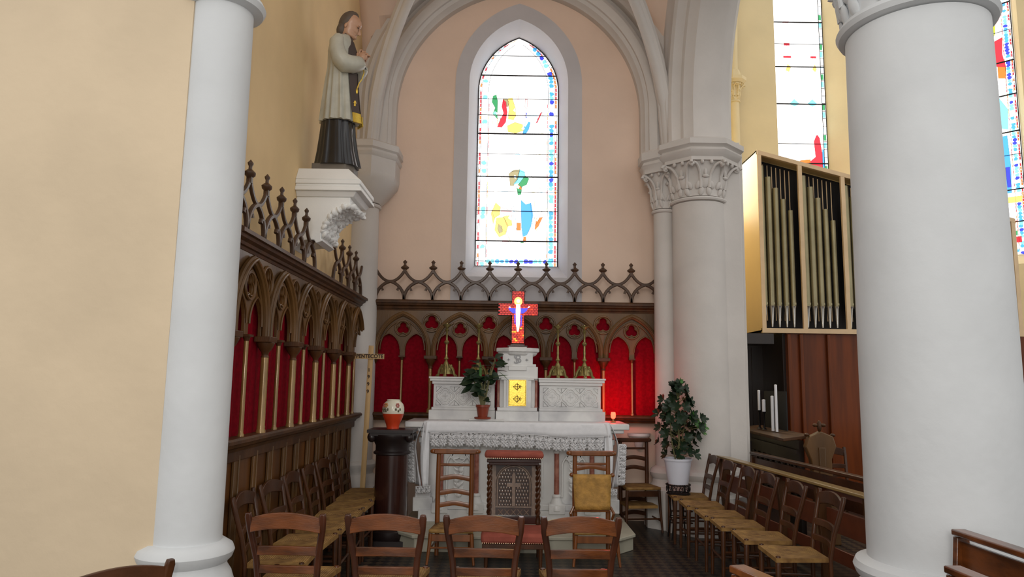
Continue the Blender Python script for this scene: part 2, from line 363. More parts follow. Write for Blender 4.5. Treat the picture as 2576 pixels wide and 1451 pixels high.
def window(name, half, zb, z0, hgt, bars, figs, loc, rz, border=True, seed=1):
    """leaded window in its own frame: x across, z up, faces -y"""
    rnd = random.Random(seed)
    root = bpy.data.objects.new(name, None); COL.objects.link(root); root.location = loc; root.rotation_euler = (0, 0, rz); struct(root)
    out = [(-half, zb)] + arch_for(half, hgt, z0, 16) + [(half, zb)]
    g = B(); n = len(out)
    g.cur = WHT; g.v += [(x, .012, z) for x, z in out]; g.face(range(n))
    a_ = (hgt*hgt-half*half)/(2*half)
    def hw(z):
        if z <= z0: return half
        q = (half+a_)**2-(z-z0)**2
        return math.sqrt(max(q, 0))-a_
    def quad(x0, z0_, x1, z1, x2, z2, x3, z3, m_, y=.006):
        g.cur = m_; k = len(g.v); g.v += [(x0, y, z0_), (x1, y, z1), (x2, y, z2), (x3, y, z3)]; g.face((k, k+1, k+2, k+3))
    def blob(cx, cz, rx, rz_, m_, y=.003, n_=9, w0=.25):
        g.cur = m_; k = len(g.v)
        for i in range(n_):
            q = 1+rnd.uniform(-w0, w0); g.v.append((cx+rx*q*math.cos(2*PI*i/n_), y, cz+rz_*q*math.sin(2*PI*i/n_)))
        g.face(range(k, k+n_))
    lead = B()
    if border:
        zt = z0+hgt; z = zb; dz = .055
        while z < zt-.05:
            za, zc = z, min(z+dz-.006, zt-.02)
            for sgn in (-1, 1):
                h0, h1 = hw(za), hw(zc)
                quad(sgn*(h0-.022), za, sgn*(h0-.038), za, sgn*(h1-.038), zc, sgn*(h1-.022), zc, (RED if rnd.random() < .55 else (ORG if rnd.random() < .4 else WHT)))
                if h1 > .16:
                    m_ = rnd.choice([CYA, PAL, PAL, PAL, WHT, PAL]) if sgn < 0 else rnd.choice([CYA, CYA, BLU, PAL, BLU, DEP])
                    blob(sgn*(h0-.085), (za+zc)/2, .032, .032, m_)
                    if z < z0-.2 and rnd.random() < .8:
                        quad(sgn*(h0-.135), za, sgn*(h0-.143), za, sgn*(h1-.143), zc, sgn*(h1-.135), zc, rnd.choice([ORG, RED, WHT, YEL]))
            z += dz
        x = -half+.16
        while x < half-.1:
            blob(x, zb+.06, .03, .028, rnd.choice([CYA, BLU, PAL, BLU, DEP])); x += .06
        for sgn in (-1, 1):      # lead lines of the border
            for off in (.018, .042, .13):
                pts = [(sgn*(hw(zz)-off), 0, zz) for zz in [zb+.01+(zt-zb-.1)*i/40 for i in range(41)] if hw(zz) > off+.03]
                lead.tube(pts, .003, 4)
        z = zb
        while z < zt-.12:
            for sgn in (-1, 1): lead.tube([(sgn*(hw(z)-.0), 0, z), (sgn*(hw(z)-.042), 0, z)], .0022, 4)
            z += .11
    for f in figs:
        if f[0] in 'pq': 
            g.cur = f[1]; k = len(g.v); g.v += [(x, 0.0-(.0004*len(g.f) % .002), z) for x, z in f[2]]; g.face(range(k, k+len(f[2])))
            if f[0] == 'p': lead.tube([(x, -.001, z) for x, z in f[2]], .0018, 4, closed=True)
        elif f[0] == 'l': lead.tube([(x, 0, z) for x, z in f[1]], f[2] if len(f) > 2 else .002, 4)
    g.build('leaded_glass', PALETTE, root)
    for zz, rr_ in bars:
        h_ = hw(zz)
        if h_ > .03: lead.bar([(-h_, -.01, zz), (0, -.01, zz-.002), (h_, -.01, zz)], rr_*2, .014, (0, 1, 0))
    lead.tube([(x, -.002, z) for x, z in out], .008, 6, closed=True)
    lead.build('lead_lines', M_lead, root)
    return root
# medallion pictures of the chapel window (x across, z up)
def soft(n, seed, x1, z0, z1):
    r_ = random.Random(seed); out = []
    for k in range(n):
        x, z = r_.uniform(-x1, x1), r_.uniform(z0, z1); q = r_.uniform(.02, .055)
        out.append(('q', r_.choice([PAL, WRM, WRM, ROS]), [(x-q, z), (x-q*.2, z+q*1.2), (x+q, z+q*.3), (x+q*.3, z-q)]))
    return out
def circ(cx, cz, rx, rz_, a0=0, a1=2*PI, n=20): return [(cx+rx*math.cos(a0+(a1-a0)*i/n), cz+rz_*math.sin(a0+(a1-a0)*i/n)) for i in range(n+1)]
figs = [
 ('l', circ(0, 4.93, .33, .40, PI*.85, PI*2.15, 24)), ('l', circ(0, 3.86, .33, .42, 0, 2*PI, 30)),
 ('p', GRN, [(-.33, 5.28), (-.29, 5.30), (-.27, 5.22), (-.27, 4.97), (-.33, 5.04), (-.30, 5.12), (-.345, 5.2)]),
 ('p', RED, [(-.20, 5.24), (-.16, 5.20), (-.145, 5.06), (-.16, 4.93), (-.21, 4.86), (-.27, 4.86), (-.235, 4.95), (-.19, 5.05), (-.215, 5.14)]),
 ('p', PNK, [(-.26, 5.02), (-.23, 5.12), (-.215, 5.02), (-.24, 4.93), (-.275, 4.88)]),
 ('p', TAN, [(-.20, 5.25), (-.15, 5.25), (-.12, 5.19), (-.14, 5.13), (-.18, 5.16)]),
 ('p', YEL, [(-.14, 5.25), (-.08, 5.26), (-.04, 5.13), (-.03, 5.02), (-.06, 4.96), (-.13, 4.97), (-.12, 5.1)]),
 ('p', YEL, [(-.14, 4.88), (-.04, 4.93), (.06, 4.90), (.07, 4.82), (-.03, 4.78), (-.13, 4.80)]),
 ('p', PAL, [(.10, 5.03), (.18, 5.07), (.26, 5.08), (.25, 4.95), (.17, 4.93), (.12, 4.97)]),
 ('p', BLU, [(.10, 4.95), (.16, 4.93), (.14, 4.84), (.10, 4.77), (.06, 4.77)]),
 ('p', DEP, [(.10, 5.07), (.13, 5.02), (.125, 4.98), (.095, 5.0)]),
 ('p', PNK, [(.09, 5.26), (.115, 5.27), (.12, 5.15), (.105, 5.08), (.085, 5.14)]),
 ('p', RED, [(.29, 5.06), (.31, 5.07), (.25, 4.93), (.23, 4.92)]),
 ('p', PNK, [(-.03, 5.30), (.0, 5.32), (.0, 5.23), (-.02, 5.24)]),
 ('p', TAN, [(-.11, 4.24), (-.05, 4.29), (.03, 4.30), (.01, 4.18), (-.05, 4.08), (-.09, 4.08)]),
 ('p', CYA, [(.03, 4.30), (.09, 4.27), (.10, 4.22), (.03, 4.12), (-.05, 4.10), (.0, 4.17)]),
 ('p', GRN, [(.10, 4.22), (.15, 4.18), (.12, 4.10), (.06, 4.07), (.05, 3.97), (.01, 3.96), (-.01, 4.08), (.03, 4.12)]),
 ('p', ORG, [(.01, 4.10), (.05, 4.07), (.06, 4.03), (.02, 4.05)]),
 ('p', BLU, [(.05, 3.90), (.11, 3.84), (.18, 3.86), (.205, 3.70), (.18, 3.55), (.13, 3.44), (.08, 3.42), (.06, 3.55), (.055, 3.72)]),
 ('p', PAL, [(.17, 3.88), (.22, 3.88), (.225, 3.66), (.20, 3.58)]),
 ('p', PNK, [(-.20, 3.80), (-.11, 3.77), (-.07, 3.79), (-.07, 3.71), (-.14, 3.69), (-.20, 3.74)]),
 ('p', YEL, [(-.33, 3.72), (-.27, 3.86), (-.21, 3.80), (-.22, 3.70), (-.28, 3.66), (-.30, 3.58)]),
 ('p', YEL, [(-.26, 3.66), (-.17, 3.67), (-.11, 3.56), (-.14, 3.45), (-.22, 3.41), (-.28, 3.50)]),
 ('p', TAN, [(-.23, 3.58), (-.19, 3.55), (-.18, 3.48), (-.22, 3.46), (-.24, 3.52)]),
 ('p', YEL, [(-.17, 3.68), (-.07, 3.70), (-.06, 3.56), (-.12, 3.55)]),
 ('p', PNK, [(-.18, 3.42), (-.12, 3.46), (-.08, 3.36), (-.14, 3.32), (-.18, 3.35)]),
 ('p', PAL, [(-.05, 3.80), (-.04, 3.82), (.0, 3.50), (-.05, 3.46)]),
 ('p', ORG, [(-.0, 3.60), (.05, 3.60), (.05, 3.50), (.0, 3.50)]),
 ('p', ORG, [(.09, 3.42), (.12, 3.42), (.12, 3.35), (.08, 3.35)]),
 ('p', GRN, [(.05, 3.36), (.10, 3.37), (.09, 3.34), (.05, 3.34)]),
 ('p', ORG, [(.25, 3.66), (.33, 3.68), (.25, 3.5), (.23, 3.52)]),
 ('p', PAL, [(-.06, 4.47), (0, 4.52), (.06, 4.47), (0, 4.41)]),
]
figs = soft(46, 5, .34, 3.25, 5.5)+figs
barsz = [(3.36, .008), (3.82-.07, .004), (4.0, .0025), (4.20, .008), (4.5, .0025), (4.77, .009), (5.02, .004), (5.24, .0025), (5.56, .008), (5.83, .004), (3.10, .004)]
window('window_1', .52, 3.04, 5.35, .73, barsz, figs, (XC, 8.87, 0), 0)

# side walls
b = B(); b.box((-2.02, 6.55, 4), (.3, 4.1, 8)); struct(b.build('wall_left', M_ochre))
b = B(); b.box((-5.96, 4.27, 4), (8.06, .44, 8)); struct(b.build('wall_front_left', M_pier))
# choir walls: polygonal apse
b = B(); b.box((2.62, 10.65, 5), (.24, 3.85, 10)); struct(b.build('wall_choir_left', M_cream))
outer = [(2.6, 0), (7.05, 0), (7.05, 11), (2.6, 11)]
hw_c = [(5.05-.06, 5.0), (5.99-.05, 5.0), (5.94, 9.4), (4.99, 9.4)]
o = shape2d('wall_choir_back', outer, [[(4.90, 4.5)] + arch_for(.66, 1.0, 9.0, 10, 5.46+.1) + [(6.22, 4.5)]], .3, M_cream, y=12.75); struct(o)
b = B()
inl2 = [(4.95, 4.6)] + arch_for(.47, .8, 9.0, 10, 5.47) + [(5.94, 4.6)]
reveal(b, [(4.90, 4.5)] + arch_for(.66, 1.0, 9.0, 10, 5.56) + [(6.22, 4.5)], [(5.0, 4.6)] + arch_for(.47, .8, 9.0, 10, 5.47) + [(5.94, 4.6)], 12.6, 12.9)
struct(b.build('trim_3', M_cream))
figc = [('p', RED, [(.12, 5.2), (.36, 5.2), (.37, 5.9), (.33, 6.22), (.28, 6.30), (.22, 6.15), (.24, 5.85), (.12, 5.75)]), ('p', ORG, [(-.2, 5.5), (-.05, 5.78), (.14, 5.80), (.14, 5.2), (-.25, 5.2)]),
 ('p', YEL, [(.0, 5.4), (.06, 5.7), (.1, 5.7), (.1, 5.3)]),
 ('p', CYA, [(-.22, 6.88), (-.12, 6.98), (-.02, 6.88), (-.12, 6.84)]), ('p', CYA, [(.12, 6.88), (.22, 6.98), (.32, 6.88), (.22, 6.84)]), ('p', BLU, [(.36, 5.3), (.41, 5.3), (.41, 6.0), (.37, 6.0)]),
 ('p', PAL, [(-.2, 6.6), (.3, 6.6), (.35, 6.3), (.1, 6.2), (-.1, 6.3)]),
 ('p', RED, [(-.30, 7.80), (-.15, 7.80), (-.15, 7.84), (-.30, 7.84)]), ('p', RED, [(-.28, 8.05), (-.17, 8.05), (-.17, 8.10), (-.28, 8.10)]), ('p', RED, [(.22, 7.80), (.33, 7.80), (.33, 7.84), (.22, 7.84)]),
 ('p', YEL, [(-.26, 7.55), (-.22, 7.68), (-.16, 7.62), (-.2, 7.52)]), ('p', YEL, [(.25, 7.58), (.3, 7.68), (.33, 7.58), (.3, 7.52)]), ('p', PNK, [(-.2, 8.45), (-.3, 8.5), (-.25, 8.6), (-.15, 8.58)]),
 ('l', [(.405, 4.7), (.405, 9.0)], .007)] + [('l', [(.405, 4.8+.15*k), (.46, 4.8+.15*k)], .006) for k in range(28)] + [('p', [CYA, GRN, PAL, WHT][k % 4], [(.41, 4.82+.15*k), (.455, 4.82+.15*k), (.455, 4.93+.15*k), (.41, 4.93+.15*k)]) for k in range(28)] + [('l', [(.40, 8.0), (.40, 8.1)], .004), ('l', [(.22, 8.3), (.30, 8.0), (.24, 7.7), (.28, 7.5)]), ('l', [(-.22, 8.1), (-.25, 7.9), (-.2, 7.8)])]
window('window_2', .47, 4.6, 9.0, .8, [(5.35, .005), (5.72, .012), (6.1, .006), (6.88, .012), (7.62, .012), (8.08, .005), (8.52, .012), (9.1, .01)], figc, (5.47, 12.89, 0), 0, border=False, seed=4)
# right facet at 45 degrees
fac = bpy.data.objects.new('wall_choir_right', None); COL.objects.link(fac); struct(fac); fac.location = (7.0, 12.6, 0); fac.rotation_euler = (0, 0, R(-45))
shape2d('plaster_face', [(-.1, 0), (5, 0), (5, 11), (-.1, 11)], [[(.45, 3.6), (2.02, 3.6), (2.02, 9.6), (.45, 9.6)]], .3, M_cream, fac, y=.15)
b = B(); reveal(b, [(.45, 3.6), (2.02, 3.6), (2.02, 9.6), (.45, 9.6)], [(.60, 3.8), (1.90, 3.8), (1.90, 9.5), (.60, 9.5)], 0, .3); b.build('reveal', M_cream, fac)
fig3 = [('p', OLI, [(.08, 7.40), (.16, 7.9), (.30, 8.25), (.42, 8.1), (.40, 7.7), (.28, 7.35), (.14, 7.1)]), ('p', RED, [(.36, 7.55), (.50, 7.6), (.48, 7.3), (.52, 7.05), (.38, 7.1)]), ('p', ORG, [(.40, 7.1), (.52, 7.05), (.5, 6.85), (.4, 6.88)]),
 ('p', CYA, [(.22, 6.6), (.32, 6.75), (.40, 6.5), (.50, 6.3), (.48, 5.95), (.36, 6.0), (.34, 6.35)]), ('p', BLU, [(.32, 5.85), (.46, 5.85), (.48, 5.3), (.46, 4.85), (.38, 4.85), (.34, 5.3)]), ('p', DEP, [(.40, 5.3), (.46, 5.3), (.46, 4.95), (.41, 4.95)]),
 ('p', YEL, [(.05, 4.78), (.6, 4.78), (.6, 4.68), (.05, 4.68)]), ('p', ORG, [(.2, 4.35), (.5, 4.37), (.45, 4.25), (.2, 4.23)]), ('p', GRN, [(.3, 4.2), (.5, 4.2), (.5, 4.12), (.3, 4.12)]), ('p', RED, [(.35, 4.1), (.55, 4.1), (.55, 4.0), (.35, 4.0)]), ('p', PNK, [(.2, 7.9), (.4, 8.4), (.5, 8.3), (.48, 7.8)]), ('p', PAL, [(.1, 5.6), (.3, 5.7), (.28, 5.2), (.1, 5.2)])]
w3 = window('window_3', .64, 3.8, 8.9, .62, [(4.35, .01), (4.9, .01), (5.5, .005), (5.9, .012), (6.55, .012), (7.15, .012), (7.7, .005), (8.2, .012), (8.8, .01)], fig3, (0, 0, 0), 0, border=True, seed=9)
w3.location = Matrix.Rotation(R(-45), 3, 'Z') @ Vector((1.25, .28, 0)) + Vector((7.0, 12.6, 0)); w3.rotation_euler = (0, 0, R(-45))

# chapel vault
XM, YM = .1, 6.40
def hB(x): 
    d = abs(x-XM); S = 1.98
    return 4.93+math.sqrt(max((S+.1)**2-(d+.1)**2, 0))
def hA(y):
    d = abs(y-YM); S = 2.22
    return 4.75+math.sqrt(max((S+.1)**2-(d+.1)**2, 0))
b = B(); n = 36
rows = [[(x, y, max(hA(y), hB(x))) for x in [-1.88+4.0*i/n for i in range(n+1)]] for y in [4.2+4.4*j/n for j in range(n+1)]]
b.grid(rows); struct(b.build('ceiling', M_peach, solid=.08))
# formeret (moulded wall arch), stacked orders swept along the pointed arch
def sweep_arch(bb, prof, a, z0, zb, cx, n=26):
    """prof: (radius, y) closed section; half width of each point = radius-a"""
    Ra = [p[0] for p in prof]; rows = []
    for sgn in (-1,):
        pass
    def path(Rr):
        ap = math.acos(a/Rr); L_ = [(-(Rr-a), zb)] if zb < z0 else []
        L_ += [(-(Rr*math.cos(ap*i/n)-a), z0+Rr*math.sin(ap*i/n)) for i in range(n+1)]
        return L_ + [(-x, z) for x, z in L_[:-1]][::-1]
    paths = [path(r_) for r_ in Ra]
    for i in range(len(paths[0])): rows.append([(cx+paths[k][i][0], prof[k][1], paths[k][i][1]) for k in range(len(prof))])
    bb.grid(rows, closed=True)
b = B()
prof = [(1.62, 8.61), (1.62, 8.50), (1.645, 8.47), (1.66, 8.42), (1.70, 8.40), (1.70, 8.36), (1.73, 8.34), (1.79, 8.33), (1.84, 8.36), (1.86, 8.42), (1.90, 8.40), (1.90, 8.28), (1.93, 8.25), (1.97, 8.25), (1.985, 8.27), (2.02, 8.30), (2.10, 8.30), (2.10, 8.61)]
sweep_arch(b, prof, .1, 4.93, 4.36, XC)
struct(b.build('trim_4', M_grey, angle=30))
# diagonal ribs
b = B()
for sx, in ((-1,), (1,)):
    x0_, y0_ = (XM+sx*1.80, 8.30); pts = []
    for i in range(31):
        t = i/30; x = x0_+(XM-x0_)*t; y = y0_+(YM-y0_)*t
        d = math.hypot(x-XM, y-YM); S = math.hypot(1.80, 1.9)
        pts.append((x, y, 4.36+(6.88-4.36)*math.sqrt(max(1-(d/S)**2, 0))))
    pts = [(pts[0][0], pts[0][1], 4.34)] + pts[1:]
    b.bar(pts, .17, .12, (0, 0, 1)); b.tube([(p[0], p[1], p[2]-.09) for p in pts], .06, 10)
struct(b.build('trim_5', M_grey))
# transverse arch between chapel and choir: springs from the right pier towards the near column
b = B(); n = 40; a_, z0_, zb_ = .1, 4.75, 4.34
def tpath(Rr):
    ap = math.acos(a_/Rr); L_ = [(-(Rr-a_), zb_)] + [(-(Rr*math.cos(ap*i/n)-a_), z0_+Rr*math.sin(ap*i/n)) for i in range(n+1)]
    return L_ + [(-x, z) for x, z in L_[:-1]][::-1]
Yc = 6.28
prof = [(2.55, 2.62), (1.98, 2.62), (1.93, 2.58), (1.86, 2.56), (1.83, 2.50), (1.80, 2.44), (1.80, 2.12), (1.84, 2.08), (1.87, 2.02), (1.92, 2.00), (1.94, 1.96), (1.95, 1.90), (1.99, 1.87), (2.08, 1.86), (2.55, 1.86)]
paths = [tpath(p[0]) for p in prof]
b.grid([[(prof[k][1], Yc-paths[k][i][0], paths[k][i][1]) for k in range(len(prof))] for i in range(len(paths[0]))], closed=True)
struct(b.build('trim_6', M_grey, angle=30))
b = B(); b.box((2.25, 6.4, 8.2), (.7, 4.4, 1.9)); struct(b.build('wall_arcade', M_peach))

# ------------------------------------------------------------------ columns and capitals
def octo(r_, k=.42): 
    return [(r_, -r_*k), (r_, r_*k), (r_*k, r_), (-r_*k, r_), (-r_, r_*k), (-r_, -r_*k), (-r_*k, -r_), (r_*k, -r_)]
def abacus(bb, cx, cy, rows_, sx=1, sy=1):
    bb.grid([[(cx+x*sx, cy+y*sy, z) for x, y in octo(r_)] for r_, z in rows_], closed=True, caps=True)
def leafcap(bb, cx, cy, z0, z1, r0, r1, nl=8, ph=0, bulk=1.0):
    """bell with two rows of curling leaves ending in balls"""
    h = z1-z0
    bb.lathe([(r0, z0), (r0*1.02, z0+h*.3), (r0*1.12, z0+h*.6), (r1*.88, z0+h*.9), (r1*.9, z1)], (cx, cy, 0), 28)
    O = Vector((cx, cy, 0))
    def bell(z):
        q = (z-z0)/h; return r0*(1+.16*q) if q < .6 else r0*1.12+(r1*.88-r0*1.12)*(q-.6)/.3
    for k in range(nl):   # lower row: three lobed leaves with curled tips
        t = ph+2*PI*(k+.5)/nl; wv = PI*r0/nl*.82
        for off, zz, sc in ((0, .40, 1.25), (-.62, .30, .8), (.62, .30, .8), (-.35, .12, .8), (.35, .12, .8)):
            a = t+off*PI/nl; d = Vector((math.cos(a), math.sin(a), 0)); z = z0+h*zz
            m_ = Matrix.Rotation(a, 3, 'Z') @ Matrix.Rotation(R(14), 3, 'Y') @ Matrix.Rotation(off*.6, 3, 'X')
            bb.ell(O+d*(bell(z)+.004)+Vector((0, 0, z)), (.022*bulk, wv*.40*sc, h*.16*sc), 10, 7, m_)
        d = Vector((math.cos(t), math.sin(t), 0)); bb.ell(O+d*(bell(z0+h*.5)+.030*bulk)+Vector((0, 0, z0+h*.53)), (.026*bulk, wv*.42, .022*bulk), 10, 6, Matrix.Rotation(t, 3, 'Z'))
    for k in range(nl):   # upper row: tapering stems rolling into volutes under the slab
        t = ph+2*PI*k/nl
        for sg in (-1, 1):
            pts = []; rad = []
            for i in range(12):
                q = i/11; z = z0+h*(.22+.66*math.sin(q*PI/2)); a = t+sg*(.62-.50*q*q)*PI/nl; d = Vector((math.cos(a), math.sin(a), 0))
                pts.append(O+d*(bell(z)+.012+.06*bulk*q**3)+Vector((0, 0, z))); rad.append(bulk*(.020-.006*q))
            bb.tube(pts, rad, 8)
        d = Vector((math.cos(t), math.sin(t), 0)); sd = Vector((-d.y, d.x, 0)); c = O+d*(r1*1.03)+Vector((0, 0, z0+h*.84)); rv = h*.105
        sp = [c+(d*math.cos(u*.62)+Vector((0, 0, 1))*math.sin(u*.62))*rv*(1-.06*u) for u in range(14)]
        bb.tube(sp, [rv*.42*(1-.04*u) for u in range(14)], 8); bb.ell(c, (rv*.55, rv*.8, rv*.55), 8, 6, Matrix.Rotation(t, 3, 'Z'))
        t2 = t+PI/nl; d = Vector((math.cos(t2), math.sin(t2), 0))
        bb.ell(O+d*(bell(z0+h*.62)+.016)+Vector((0, 0, z0+h*.66)), (.018*bulk, .022*bulk, h*.11), 8, 6, Matrix.Rotation(t2, 3, 'Z'))
        for o_ in (-.16, .16):
            a = t2+o_*PI/nl*2; dd = Vector((math.cos(a), math.sin(a), 0)); bb.ell(O+dd*(r1*.92+.012)+Vector((0, 0, z0+h*.90)), (.022*bulk, .026*bulk, .026*bulk), 8, 6)
def ringprof(r_, z, t): return [(r_, z-t), (r_+t*.9, z-t*.7), (r_+t*1.25, z), (r_+t*.9, z+t*.7), (r_, z+t)]

# right near column (big free standing pillar)
t = thing('round_pillar', 'massive white round pillar with leafy capital, nearest on the right', 'pillar', (2.52, 4.2, 0))
b = B(); b.lathe([(.418, .60), (.413, 2.0), (.40, 3.78)], (0, 0, 0), 56); b.build('shaft', M_stone, t)
b = B(); abacus(b, 0, 0, [(.54, 0), (.54, .30), (.52, .34)]); b.lathe([(.51, .34), (.51, .40), (.49, .44), (.455, .47), (.455, .495), (.48, .52), (.495, .56), (.48, .595), (.42, .62)], (0, 0, 0), 56); b.build('base', M_stone, t)
b = B(); b.lathe(ringprof(.40, 3.83, .044), (0, 0, 0), 48); leafcap(b, 0, 0, 3.87, 4.42, .40, .56, 8, PI/8, 1.0); b.build('capital', M_stone, t)
b = B(); abacus(b, 0, 0, [(.60, 4.38), (.60, 4.42), (.66, 4.46), (.66, 4.54)]); b.build('abacus', M_stone, t)
# left near engaged column
t = thing('engaged_column', 'slim white engaged column at the edge of the beige wall, nearest on the left', 'column', (-1.815, 4.2, 0))
b = B(); b.lathe([(.190, .60), (.187, 2.0), (.180, 3.88)], (0, 0, 0), 40); b.box((-.10, .04, 2.1), (.17, .10, 3.6)); b.build('shaft', M_stone, t)
b = B(); b.box((0, 0, .19), (.56, .5, .38)); b.lathe([(.27, .36), (.27, .44), (.25, .5), (.225, .54), (.225, .56), (.25, .585), (.262, .62), (.25, .65), (.205, .68)], (0, 0, 0), 40); b.build('base', M_stone, t)
b = B(); b.lathe(ringprof(.195, 3.90, .046)+[(.20, 3.945), (.215, 4.04), (.27, 4.2), (.36, 4.4), (.36, 4.6)], (0, 0, 0), 40); b.build('capital', M_stone, t)
# left back column, plain capital
t = thing('corner_column', 'slim grey column with plain faceted capital in the far left corner', 'column', (-1.80, 8.42, 0))
b = B(); b.lathe([(.235, .62), (.23, 2), (.205, 3.64)], (0, 0, 0), 32); b.build('shaft', M_grey, t)
b = B(); b.box((.02, 0, .2), (.56, .42, .4)); b.lathe([(.30, .40), (.30, .45), (.28, .50), (.25, .53), (.25, .56), (.28, .60), (.285, .64), (.26, .67), (.235, .68)], (0, 0, 0), 32); b.build('base', M_grey, t)
b = B(); b.lathe(ringprof(.205, 3.66, .024), (0, 0, 0), 32)
abacus(b, 0, 0, [(.22, 3.69), (.30, 3.78), (.40, 3.92), (.415, 4.0), (.415, 4.19)]); b.build('capital', M_grey, t)
b = B(); abacus(b, 0, 0, [(.415, 4.19), (.425, 4.2), (.44, 4.24), (.425, 4.27), (.45, 4.29), (.45, 4.36), (.42, 4.38)]); b.build('abacus', M_grey, t)
# right back pier
t = thing('clustered_pier', 'grey white clustered pier with carved leaf capitals behind the potted shrub', 'pier', (2.2, 8.15, 0))
b = B(); b.lathe([(.31, .62), (.305, 2), (.30, 3.66)], (0, 0, 0), 44); b.build('main_shaft', M_grey, t)
b = B(); b.lathe([(.13, .62), (.125, 2), (.12, 3.6)], (-.37, .16, 0), 28); b.build('slender_shaft', M_grey, t)
b = B(); b.box((.18, .14, 2.2), (.56, .58, 4.4)); b.lathe([(.09, 0), (.09, 4.2)], (.36, -.04, 0), 20); b.box((.46, .1, 2.2), (.12, .3, 4.4)); b.build('core', M_grey, t, bevel=.01)
b = B(); abacus(b, 0, 0, [(.45, 0), (.45, .40), (.42, .43)]); b.lathe([(.40, .43), (.40, .46), (.37, .50), (.345, .53), (.345, .55), (.38, .58), (.39, .615), (.37, .65), (.31, .67)], (0, 0, 0), 40)
abacus(b, -.37, .16, [(.25, 0), (.25, .42), (.22, .45)]); b.lathe([(.20, .45), (.17, .49), (.165, .53), (.19, .56), (.20, .60), (.18, .64), (.13, .67)], (-.37, .16, 0), 28); b.build('base', M_grey, t)
b = B(); b.lathe(ringprof(.30, 3.69, .024), (0, 0, 0), 40); leafcap(b, 0, 0, 3.72, 4.12, .30, .44, 8, PI/8, 1.0); b.build('main_capital', M_grey, t)
b = B(); b.lathe(ringprof(.12, 3.62, .022), (-.37, .16, 0), 28); leafcap(b, -.37, .16, 3.65, 4.08, .125, .23, 5, -PI/2, .8); b.build('slender_capital', M_grey, t)
b = B(); abacus(b, 0, 0, [(.42, 4.10), (.42, 4.14), (.45, 4.17), (.47, 4.21), (.45, 4.24), (.49, 4.27), (.49, 4.33), (.44, 4.36)]); abacus(b, -.37, .16, [(.24, 4.06), (.24, 4.12), (.27, 4.16), (.25, 4.2), (.28, 4.22), (.28, 4.31), (.25, 4.34)]); b.build('abacus', M_grey, t)
# choir colonnette
t = thing('wall_colonnette', 'thin cream colonnette with small capital on the choir wall left of its window', 'column', (4.07, 12.45, 0))
b = B(); b.lathe([(.085, 0), (.08, 6.75)], (0, 0, 0), 20); b.lathe([(.075, 7.3), (.07, 7.45)], (0, 0, 0), 16)
b.build('shaft', M_cream, t)
b = B(); b.lathe(ringprof(.08, 6.72, .02), (0, 0, 0), 20); leafcap(b, 0, 0, 6.74, 7.05, .085, .15, 5, -PI/2, .8); abacus(b, 0, 0, [(.16, 7.05), (.20, 7.10), (.20, 7.16), (.12, 7.2), (.09, 7.32)]); b.build('capital', M_cream, t)
b = B(); b.tube([(0+.12*(i/14)**2, -.3*(i/14)**2, 7.3+3.2*i/14) for i in range(15)], .075, 12); b.tube([(-.22-.5*(i/14)**2.2, 0, 7.0+3.2*i/14) for i in range(15)], .11, 10); b.build('rib', M_cream, t)

